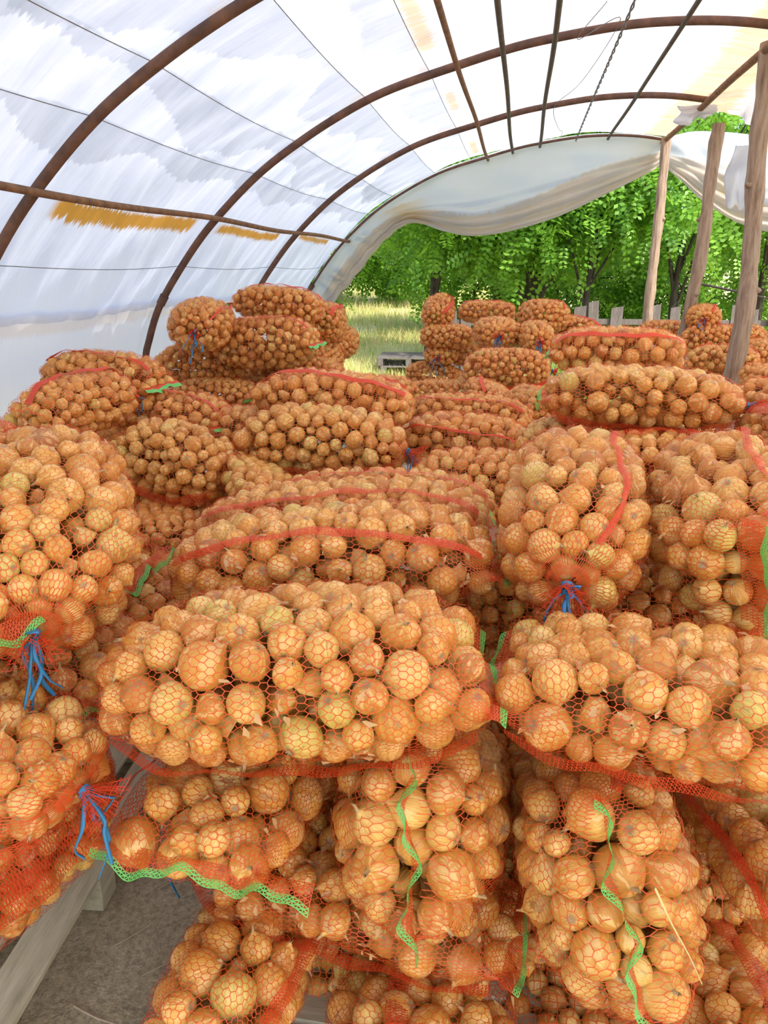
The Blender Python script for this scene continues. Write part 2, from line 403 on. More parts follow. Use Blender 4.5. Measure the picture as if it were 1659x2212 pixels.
long_bar('roof_purlin', s_of_x(0.10), 0.016, M['grey_bar'], 'third dark lengthwise roof bar from the left, next to the twisted wire')
long_bar('roof_purlin', s_of_x(0.82), 0.016, M['grey_bar'], 'dark lengthwise roof bar right of the twisted wire')
long_bar('ridge_beam', s_of_x(1.385), 0.026, M['rust_bar'], 'brown beam resting on the log posts at the ridge', off=-0.04, y1=9.3)
yy = np.linspace(-1.7, 9.2, 440); c0 = prof_at(s_of_x(0.48), -0.05)
tw = tag(obj('twisted_wire', None), 'dark wire of two twisted strands running lengthwise under the roof', 'wire', None); tw.location = (c0[0], 0, c0[1])
for ph in (0, PI):
    tube('strand', np.stack([0.006 * np.cos(yy * 18 + ph), yy, 0.006 * np.sin(yy * 18 + ph) + 0.01 * np.sin(yy)], -1)  , 0.005, M['wire'], tw, 5)
wl_ = ['fine line of wire against the film low on the left wall', 'fine wire under the film just above the rusty side pipe', 'fine wire under the film, second above the side pipe',
       'fine wire bordering the large grey patch on the film', 'faint seam line in the film left of the first roof bar']
for k, s in enumerate(WIRES):
    long_bar('film_wire', s, 0.0020, M['wire'], wl_[k], off=0.008, wob=0.0, seg=5, sag=0.035, cat='wire', grp='fine wires under the film')
tag(tube('loose_wire', catmull([(0.35, 4.6, 3.24), (0.22, 4.7, 3.1), (0.45, 4.9, 3.24), (0.30, 5.4, 3.05), (0.16, 6.2, 3.05), (0.22, 6.9, 3.02), (0.28, 7.6, 3.1), (0.30, 8.6, 3.2)], 60), 0.0022, M['wire'], None, 4), 'thin loose wire dangling in loops from the roof bars', 'wire')

# ------------------------------------------------------------------ log posts
def post(name, base, top, r0, r1, label, seed):
    g = np.random.default_rng(seed); n = 46; seg = 14
    t = np.linspace(0, 1, n)[:, None]
    P = np.array(base) * (1 - t) + np.array(top) * t
    ctrl = catmull(np.c_[g.normal(0, .018, 7), g.normal(0, .018, 7), np.zeros(7)], n); ctrl[-6:] *= 0.3
    P = P + ctrl
    rad = (r0 * (1 - t[:, 0]) + r1 * t[:, 0]) * (1 + 0.06 * np.sin(t[:, 0] * 23 + seed) + 0.05 * np.sin(t[:, 0] * 61))
    V, F = tube_vf(P, rad, seg, False)
    V = V.reshape(n, seg, 3); c = P[:, None]
    a = np.arange(seg)[None, :, None]
    V = c + (V - c) * (1 + 0.07 * np.sin(a * 2.2 + t[:, :, None] * 9) + 0.04 * g.normal(size=(n, seg, 1)))
    root = obj(name, None); root.location = base
    V = V.reshape(-1, 3) - np.array(base)
    obj('trunk', mesh_np('trunk', V, F), M['post'], root)
    obj('cut_end', mesh_np('cut_end', np.vstack([V[-seg:], V[-seg:].mean(0) + [0, 0, .012]]), np.array([[k, (k + 1) % seg, seg] for k in range(seg)])), M['post'], root)
    for k in range(3):      # knots left by cut branches
        i = int(n * (0.35 + 0.2 * k)); d = unit(V.reshape(n, seg, 3)[i, (seed * 3 + k * 5) % seg] - (P[i] - np.array(base)))
        q = P[i] - np.array(base)
        tube('knot', np.array([q + d * rad[i] * .8, q + d * (rad[i] * 1.15 + .004), q + d * (rad[i] * 1.25 + .01)]), [.022, .018, .004], M['post'], root, 8)
    tag(root, label, 'post', 'log posts under the ridge'); return root
post('log_post', (1.38, 9.05, 0), (1.40, 9.05, 3.24), .057, .048, 'farthest log post, standing where the gable film parts', 3)
post('log_post', (1.42, 7.55, 0), (1.58, 7.55, 3.12), .060, .052, 'crooked middle log post with torn film at its top', 5)
post('log_post', (1.50, 5.60, 0), (1.405, 5.60, 3.26), .064, .052, 'nearest and tallest looking log post at the right edge', 9)

# ------------------------------------------------------------------ gathered gable film
curtain = film_mat('gable_film', {'wires': [], 'rust': [(0.0, 60.0, 0.62, 1.10, 0.50, (0.72, 0.52, 0.32)), (0.30, 0.34, 0.35, 0.85, 0.9, (0.75, 0.50, 0.15))], 'trans': 0.70, 'clear': 0.20, 'jag': 0.25})
def curtain_sheet(name, top, low, label, y=9.27, bulge=0.16, seed=0, nu=170, nv=60):
    g = np.random.default_rng(seed)
    T_ = catmull(top, nu); B_ = catmull(low, nu)
    u = np.linspace(0, 1, nu)[:, None]; v = np.linspace(0, 1, nv)[None, :]
    X = T_[:, :1] * (1 - v) + B_[:, :1] * v; Z = T_[:, 1:] * (1 - v) + B_[:, 1:] * v
    fold = np.clip((v - 0.48) / 0.52, 0, 1)
    ph = 2.2 * np.sin(u * 5 + seed) + 1.2 * np.sin(u * 11)
    amp = 0.055 * np.sin(PI * np.clip(u * 1.02, 0, 1)) ** 0.5
    Yd = y - bulge * np.sin(PI * v * 0.8) * np.sin(PI * u) ** 0.6 + fold * amp * np.sin(v * 46 + ph) + 0.02 * np.sin(u * 34 + v * 6 + 2 * np.sin(v * 9)) * (0.4 + v)
    rag = np.clip(1 - u / 0.33, 0, 1) if seed == 1 else 0 * u
    Yd = Yd + rag * 0.05 * np.sin(u * 190 + v * 7 + 2 * np.sin(u * 60)) * np.sin(PI * np.clip(v * 1.0, 0, 1)) - rag * 0.10 * np.sin(PI * v)
    Zd = Z + fold * 0.012 * np.sin(v * 60 + ph) + rag * 0.02 * np.sin(u * 140 + v * 11)
    V = np.stack([X + 0 * Yd, Yd, Zd], -1).reshape(-1, 3)
    UV = np.stack([u + 0 * v, v + 0.10 * np.sin(u * 9) + 0 * u], -1).reshape(-1, 2)
    o = obj(name, mesh_np(name, V, grid_faces(nu, nv), UV), curtain); so = o.modifiers.new('thick', 'SOLIDIFY'); so.thickness = 0.003
    return tag(o, label, 'plastic sheet', 'film hanging at the gable')
arch_s = [s_of_z(1.52), s_of_z(1.85), s_of_z(2.25), s_of_z(2.62), s_of_x(-1.02), s_of_x(-0.57), s_of_x(-0.17), s_of_x(0.27), s_of_x(0.7), s_of_x(1.2), s_of_x(1.40)]
curtain_sheet('gable_curtain', [tuple(prof_at(s, 0.02)) for s in arch_s],
              [(-2.40, 1.42), (-1.98, 1.80), (-1.60, 2.24), (-1.27, 2.45), (-0.91, 2.35), (-0.59, 2.29), (-0.18, 2.34), (0.32, 2.48), (0.80, 2.69), (1.26, 2.91), (1.40, 3.02)],
              'dirty film gathered into a drooping swag across the left of the gable', seed=1)
curtain_sheet('gable_curtain', [(1.44, 3.28), (1.75, 3.32), (2.2, 3.28), (2.8, 3.18), (3.4, 2.98), (4.2, 2.55), (5.0, 1.9)],
              [(1.44, 2.98), (1.72, 2.74), (2.07, 2.48), (2.5, 2.33), (3.0, 2.30), (4.0, 2.2), (4.8, 1.6)],
              'dirty film gathered into a swag right of the farthest log post', seed=4)
def rag_strip(name, x0, x1, z0, z1, y, label, seed):
    g = np.random.default_rng(seed); nu, nv = 14, 26
    u = np.linspace(0, 1, nu)[:, None]; v = np.linspace(0, 1, nv)[None, :]
    low = z1 + 0.10 * catmull(np.c_[g.random(6), np.zeros(6)], nu)[:, :1]
    X = x0 + (x1 - x0) * u * (1 - 0.25 * v) + 0.03 * np.sin(v * 5 + seed) ; Z = z0 + (low - z0) * v
    Yd = y + 0.03 * np.sin(u * 7 + v * 4) + 0.02 * np.sin(v * 13 + seed)
    o = obj(name, mesh_np(name, np.stack([X, Yd, Z], -1).reshape(-1, 3), grid_faces(nu, nv), np.stack([u + 0 * v, 2 + v + 0 * u], -1).reshape(-1, 2)), film_right)
    so = o.modifiers.new('thick', 'SOLIDIFY'); so.thickness = 0.002
    return tag(o, label, 'plastic sheet')
rag_strip('torn_film', 1.72, 1.98, 2.96, 2.42, 7.62, 'torn white film strip hanging between the two right-hand posts', 2)
rag_strip('torn_film', 1.20, 1.52, 3.24, 3.06, 7.40, 'frayed film scrap hanging at the top of the crooked middle post', 6)
rag_strip('torn_film', 1.49, 1.53, 3.16, 3.0, 5.52, 'small dark rag knotted near the top of the nearest post', 8)

# ------------------------------------------------------------------ ground
def ground_z(x, y):
    return np.where(y > 10.0, 0.045 * (y - 10.0), 0.0)
mt, N, L, P, O = new_mat('dirt_floor')
tc = nd(N, 'ShaderNodeTexCoord')
n1 = nd(N, 'ShaderNodeTexNoise', i_Scale=3.0, i_Detail=8.0, i_Roughness=0.65); n2 = nd(N, 'ShaderNodeTexNoise', i_Scale=60.0, i_Detail=4.0, i_Roughness=0.7)
L.new(tc.outputs['Object'], n1.inputs['Vector']); L.new(tc.outputs['Object'], n2.inputs['Vector'])
ra = ramp(N, [(0.3, (0.38, 0.32, 0.205)), (0.5, (0.51, 0.435, 0.29)), (0.7, (0.62, 0.54, 0.375))]); L.new(n1.outputs[0], ra.inputs[0])
rb = ramp(N, [(0.35, (0.6, 0.6, 0.6)), (0.65, (1.15, 1.15, 1.15))]); L.new(n2.outputs[0], rb.inputs[0])
L.new(mix_col(N, L, 1.0, ra.outputs[0], rb.outputs[0], 'MULTIPLY'), P.inputs['Base Color']); P.inputs['Roughness'].default_value = 0.95
b = nd(N, 'ShaderNodeBump', i_Strength=0.5, i_Distance=0.02); L.new(n2.outputs[0], b.inputs['Height']); L.new(b.outputs[0], P.inputs['Normal'])
M['dirt'] = mt
gx, gy = np.meshgrid(np.linspace(-2.75, 5.6, 40), np.linspace(-4, 9.7, 60), indexing='ij')
gz = 0.006 * np.sin(gx * 5) * np.sin(gy * 4)
tag(obj('floor', mesh_np('floor', np.stack([gx, gy, gz - 0.008], -1).reshape(-1, 3), grid_faces(40, 60)), M['dirt']), 'bare earth floor strewn with dry stalks', None, None, 'structure')
M['meadow'] = noisy_mat('meadow_soil', (0.42, 0.37, 0.15), (0.68, 0.59, 0.30), 1.2, 0.95, 0.3, c3=(0.44, 0.47, 0.17))
gx, gy = np.meshgrid(np.linspace(-40, 40, 60), np.linspace(-12, 75, 90), indexing='ij')
tag(obj('ground', mesh_np('ground', np.stack([gx, gy, ground_z(gx, gy) - 0.03], -1).reshape(-1, 3), grid_faces(60, 90)), M['meadow']), 'grassy ground outside the tunnel', None, None, 'structure')

def leaf_mat(name, c1, c2, tr=0.45, tc_=(0.45, 0.75, 0.05)):
    mt, N, L, P, O = new_mat(name)
    at = nd(N, 'ShaderNodeAttribute', attribute_name='tint')
    r = ramp(N, [(0.0, c1), (1.0, c2)]); L.new(at.outputs['Fac'], r.inputs[0])
    L.new(r.outputs[0], P.inputs['Base Color']); P.inputs['Roughness'].default_value = 0.45
    t = nd(N, 'ShaderNodeBsdfTranslucent'); L.new(mix_col(N, L, 0.35, r.outputs[0], tc_), t.inputs[0])
    mx = nd(N, 'ShaderNodeMixShader', i_0=tr); L.new(P.outputs[0], mx.inputs[1]); L.new(t.outputs[0], mx.inputs[2]); L.new(mx.outputs[0], O.inputs[0])
    return mt
M['leaf'] = leaf_mat('locust_leaf', (0.045, 0.17, 0.02), (0.30, 0.58, 0.06))
M['leaf2'] = leaf_mat('bush_leaf', (0.07, 0.20, 0.02), (0.36, 0.60, 0.06))
M['grass'] = leaf_mat('grass_blade', (0.56, 0.52, 0.18), (0.90, 0.78, 0.44), 0.4, (0.85, 0.72, 0.30))
M['grass2'] = leaf_mat('grass_blade_green', (0.22, 0.42, 0.06), (0.44, 0.60, 0.13), 0.35)

def compound_leaves(C, D, size, g, pairs=5):
    """pinnate leaves: C base points, D drooping directions; each leaflet its own little diamond"""
    n = len(C)
    D = unit(D); up = unit(g.normal(size=(n, 3)) + np.array([0, -0.25, 1.0])); S = unit(np.cross(D, up)); U = np.cross(S, D)
    Vs = []
    for k in range(pairs):
        f = 0.18 + 0.80 * k / (pairs - 1); ll = 0.30 * (1 - 0.35 * abs(f - 0.5)); lw = 0.085
        droop = -0.22 * f * f
        base = C + size[:, None] * (D * f + np.array([0, 0, 1.0]) * droop)
        for sd in (-1, 1):
            dirv = unit(S * sd + 0.35 * D - 0.18 * U + 0.15 * g.normal(size=(n, 3)))
            sid = unit(np.cross(dirv, U))
            mid = base + dirv * (ll * .5 * size)[:, None]
            Vs.append(np.stack([base, mid + sid * (lw * size)[:, None], base + dirv * (ll * size)[:, None], mid - sid * (lw * size)[:, None]], 1))
    V = np.stack(Vs, 1)            # n, 2*pairs, 4, 3
    tint = np.broadcast_to(g.random((n, 1, 1)), V.shape[:3]) * 0.7 + g.random((n, V.shape[1], 1)) * 0.3
    V = V.reshape(-1, 3)
    return V, np.arange(len(V)).reshape(-1, 4), tint.reshape(-1)

def tree(name, base, h, crown, n, label, seed, mat, size=(0.28, 0.42), trunk_r=0.12, boughs=7):
    """crown: (dx, dy, z_center, rx, ry, rz)"""
    g = np.random.default_rng(seed)
    root = obj(name, None); root.location = base; bx, by, bz = base
    dx, dy, zc, rx, ry, rz = crown
    top = np.array([dx, dy, zc + rz * .5])
    path = catmull([(0, 0, -.1), (g.normal(0, .06), g.normal(0, .06), h * .25), (dx * .4, dy * .4, h * .5), tuple(top)], 24)
    tube('trunk', path, np.linspace(trunk_r, trunk_r * .25, 24), M['bark'], root, 9)
    tips = []
    for k in range(boughs):
        a = g.random() * 2 * PI; i = int(6 + g.random() * 14); q = path[i]
        e = np.array([dx + rx * .8 * math.cos(a), dy + ry * .8 * math.sin(a), zc + rz * g.uniform(-.6, .6)])
        mid = (q + e) / 2 + np.array([0, 0, .25])
        bp = catmull([tuple(q), tuple(mid), tuple(e)], 12)
        tube('branch', bp, np.linspace(trunk_r * .35, .008, 12), M['bark'], root, 6)
        tips += [bp[5], bp[8], bp[11]]
    ncl = max(10, n // 45)
    v = unit(g.normal(size=(ncl, 3))) * (g.random((ncl, 1)) ** 0.38)
    Cc = np.array([dx, dy, zc]) + v * np.array([rx, ry, rz])
    Cc = np.vstack([Cc, np.array(tips)])
    idx = g.integers(0, len(Cc), n)
    C = Cc[idx] + g.normal(size=(n, 3)) * np.array([.26, .26, .20]) * min(1.0, rx)
    D = unit(C - np.array([dx, dy, zc])) * 0.7 + g.normal(size=(n, 3)) * 0.5 + np.array([0, -0.15, -0.25])
    V, F, t = compound_leaves(C, D, g.uniform(size[0], size[1], n), g)
    fo = obj('foliage', mesh_np('foliage', V, F, None, {'tint': t}, smooth=False), mat, root); fo['kind'] = 'stuff'
    tag(root, label, 'tree', 'trees beyond the gable'); return root
gzf = lambda y: float(ground_z(np.array(0.0), np.array(float(y))))
for (x, y, h, crown, n, lab, sd, mk, size, tr_) in [
    (0.15, 14.2, 5, (0.0, -0.3, 3.6, 1.8, 1.3, 1.7), 1900, 'dark-trunked leafy tree in the middle behind the grey fence', 11, 'leaf', (.30, .46), .15),
    (1.05, 13.4, 5, (0.2, -0.2, 3.7, 1.3, 1.0, 1.9), 1500, 'bright pinnate-leaved tree standing between middle tree and farthest post', 12, 'leaf', (.28, .42), .07),
    (-1.75, 15.2, 4.5, (0.3, -.4, 2.9, 1.3, 1.1, 1.2), 1500, 'bushy low-hanging tree under the drooping gable film', 13, 'leaf', (.30, .46), .12),
    (-4.9, 16.8, 4, (0.9, 0, 3.2, 1.5, 1.2, 1.0), 1700, 'leftmost light green tree beside the gathered film edge', 14, 'leaf2', (.24, .36), .08),
    (2.6, 14.0, 5, (0, 0, 3.5, 1.2, 1.1, 1.9), 1300, 'tree seen between the farthest and the middle log posts', 15, 'leaf', (.26, .40), .08),
    (4.1, 14.6, 5, (0, 0, 3.2, 1.3, 1.2, 1.9), 1300, 'tree behind the nearest log post at the right edge', 16, 'leaf2', (.24, .36), .09),
    (-0.6, 19.0, 6, (0, 0, 3.2, 2.6, 1.0, 2.8), 2600, 'shaded back tree filling the gaps behind the middle tree', 17, 'leaf', (.36, .55), .16),
    (2.9, 19.5, 6, (0, 0, 3.0, 2.4, 1.0, 2.6), 2400, 'shaded back tree behind the right-hand posts', 18, 'leaf', (.36, .55), .16),
    (-5.6, 24.0, 6, (0, 0, 3.6, 3.0, 1.5, 2.6), 1500, 'far tree at the end of the sunlit grass on the left', 19, 'leaf2', (.40, .60), .16),
    (-9.2, 27.0, 6, (0, 0, 4.2, 3.2, 1.5, 3.4), 1200, 'far tree farthest left, mostly behind the tunnel film', 20, 'leaf2', (.45, .65), .16),
    (0.9, 16.3, 2.2, (0, 0, 1.3, 1.6, .8, 1.1), 900, 'low shrub behind the fence at the foot of the middle tree', 31, 'leaf', (.26, .4), .05),
    (3.3, 16.0, 2.2, (0, 0, 1.3, 1.7, .8, 1.2), 900, 'low shrub behind the fence between the log posts', 32, 'leaf', (.26, .4), .05),
    (5.6, 15.6, 2.6, (0, 0, 1.5, 1.5, .8, 1.4), 700, 'low shrub behind the fence at the right edge', 33, 'leaf2', (.24, .36), .05),
    (-1.2, 20.5, 2.6, (0, 0, 1.3, 1.6, .8, 1.2), 700, 'low shrub at the back of the grass, right of the clearing', 34, 'leaf', (.3, .45), .05),
    (-4.3, 27.0, 3, (0, 0, 1.9, 2.2, 1.0, 1.9), 1700, 'distant hedge shrub closing the clearing on its right', 41, 'leaf', (.45, .65), .06),
    (-8.3, 27.5, 3, (0, 0, 1.8, 2.4, 1.0, 1.9), 1700, 'distant hedge shrub closing the clearing on its left', 42, 'leaf2', (.45, .65), .06),
    (-12.6, 28.0, 3, (0, 0, 2.0, 2.4, 1.0, 2.1), 1000, 'distant hedge shrub behind the gathered film edge', 43, 'leaf', (.45, .65), .06),
    (-5.0, 18.6, 2, (0, 0, 0.85, .75, .6, .85), 420, 'small sunlit bush at the foot of the gathered film', 44, 'leaf2', (.22, .34), .03),
]:
    tree('locust_tree' if mk == 'leaf' else 'broadleaf_tree', (x, y, gzf(y)), h, crown, n, lab, sd, M[mk], size, tr_)

# grey picket fence in front of the trees
def fence(x0, x1, y, label, seed, skip=(), lean=.03):
    g = np.random.default_rng(seed)
    root = obj('picket_fence', None); root.location = (x0, y, gzf(y))
    for zr in (0.45, 1.12):
        r = obj('rail', box_me('rail', x1 - x0, .035, .08), M['picket'], root, ((x1 - x0) / 2, .04, zr))
    x = 0.08; k = 0
    while x < x1 - x0:
        w = g.uniform(.13, .17); hh = g.uniform(1.28, 1.52)
        if k not in skip:
            me = mesh_np('picket', [(-w/2, -.012, 0), (w/2, -.012, 0), (w/2, -.012, hh - .05), (.1*w, -.012, hh), (-w/2, -.012, hh - .08),
                                    (-w/2, .012, 0), (w/2, .012, 0), (w/2, .012, hh - .05), (.1*w, .012, hh), (-w/2, .012, hh - .08)],
                         [(0, 1, 2, 4), (2, 3, 4, 4), (5, 9, 7, 6), (7, 9, 8, 8), (0, 5, 6, 1), (1, 6, 7, 2), (2, 7, 8, 3), (3, 8, 9, 4), (4, 9, 5, 0)], smooth=False)
            p = obj('picket', me, M['picket'], root, (x, 0, 0)); p.rotation_euler = (g.normal(0, .02), g.normal(0, lean), 0)
        x += w + g.uniform(.07, .14); k += 1
    tag(root, label, 'fence', 'grey picket fence behind the sacks')
fence(-1.05, -0.45, 11.6, 'short run of grey pickets left of the far right sack pile', 3)
fence(0.75, 5.2, 11.9, 'weathered grey picket fence behind the far right sacks and log posts', 4, skip=(3, 7))
tag(tube('dead_branch', catmull([(2.5, 12.3, 1.75), (3.1, 12.0, 1.62), (3.7, 11.8, 1.5), (4.3, 11.6, 1.55)], 20), np.linspace(.02, .008, 20), M['bark'], None, 6), 'bare dead branch reaching in from the right above the fence', 'branch')

# grass
def grass(name, n, xr, yr, h, mat, label, seed, wid=.006):
    g = np.random.default_rng(seed)
    y = yr[0] + (yr[1] - yr[0]) * g.random(n) ** 1.5; f = (y - yr[0]) / (yr[1] - yr[0])
    xa = xr[0][0] + (xr[1][0] - xr[0][0]) * f; xb = xr[0][1] + (xr[1][1] - xr[0][1]) * f
    x = xa + (xb - xa) * g.random(n)
    keep = (np.sin(x * 2.1 + y) + np.sin(y * 1.3 - x) + g.normal(0, .8, n)) > -0.8
    x, y, f = x[keep], y[keep], f[keep]; n = len(x)
    hh = h * g.uniform(.5, 1.4, n) * (1 + f); w = wid * (1 + 2.2 * f)
    a = g.random(n) * 2 * PI; ln = g.normal(0, .35, (n, 2))
    b0 = np.stack([x, y, ground_z(x, y) - .03], -1); sd = np.stack([np.cos(a) * w, np.sin(a) * w, 0 * w], -1)
    tip = b0 + np.stack([ln[:, 0] * hh, ln[:, 1] * hh, hh], -1)
    V = np.stack([b0 - sd, b0 + sd, tip], 1).reshape(-1, 3)
    o = obj(name, mesh_np(name, V, np.arange(len(V)).reshape(-1, 3), None, {'tint': np.repeat(g.random(n), 3)}, smooth=False), mat)
    tag(o, label, 'grass', None, 'stuff')
grass('dry_grass', 34000, ((-3.6, 0.6), (-11, 0)), (9.8, 34), .16, M['grass'], 'dry yellowish grass in the sunlit gap between the sack piles', 5)
grass('green_grass', 9000, ((-3.4, -0.2), (-11, 0)), (10.8, 36), .15, M['grass2'], 'fresh green grass patches in the sunlit gap', 6)
grass('weeds', 5000, ((0.4, 6), (0.4, 6)), (10.0, 13.5), .3, M['grass2'], 'weeds growing along the picket fence', 8)

# ------------------------------------------------------------------ pallets
def pallet(loc, rz, label, w=1.0, l=1.2, grp='wooden pallets', mk='board'):
    root = obj('wooden_pallet', None); root.location = loc; root.rotation_euler = (0, 0, math.radians(rz))
    bm_ = box_me('deck_board', w, .12, .022, .003); bk = box_me('block', .10, .14, .078, .003); st = box_me('stringer', .10, l, .022, .003)
    n = 7
    for k in range(n):
        obj('deck_board', bm_, M[mk], root, (0, -l/2 + .06 + k * (l - .12) / (n - 1), .133))
    for x in (-w/2 + .05, 0, w/2 - .05):
        obj('stringer', st, M[mk], root, (x, 0, .111)); obj('bottom_board', st, M[mk], root, (x, 0, .011))
        for y in (-l/2 + .07, 0, l/2 - .07):
            obj('block', bk, M[mk], root, (x, y, .061))
    tag(root, label, 'pallet', grp); return root
pallet((-1.76, 1.75, 0), 95, 'grey wooden pallet at lower left, its long edge showing beside the bare floor', 1.6, 1.1)
pallet((-0.22, 1.45, 0), 0, 'pallet hidden under the front sacks at bottom centre', 1.2, 1.0)
pallet((1.05, 1.55, 0), 0, 'pallet under the sacks at bottom right', 1.0, 1.0)
for k in range(2):
    pallet((-1.95, 14.0, gzf(14.0) - .02 + .145 * k), 12 - 7 * k, 'old dark pallet lying on the grass left of the far sacks, %s of the two' % ['lower', 'upper'][k], 1.1, 1.0, 'pallets stacked on the grass', 'picket')

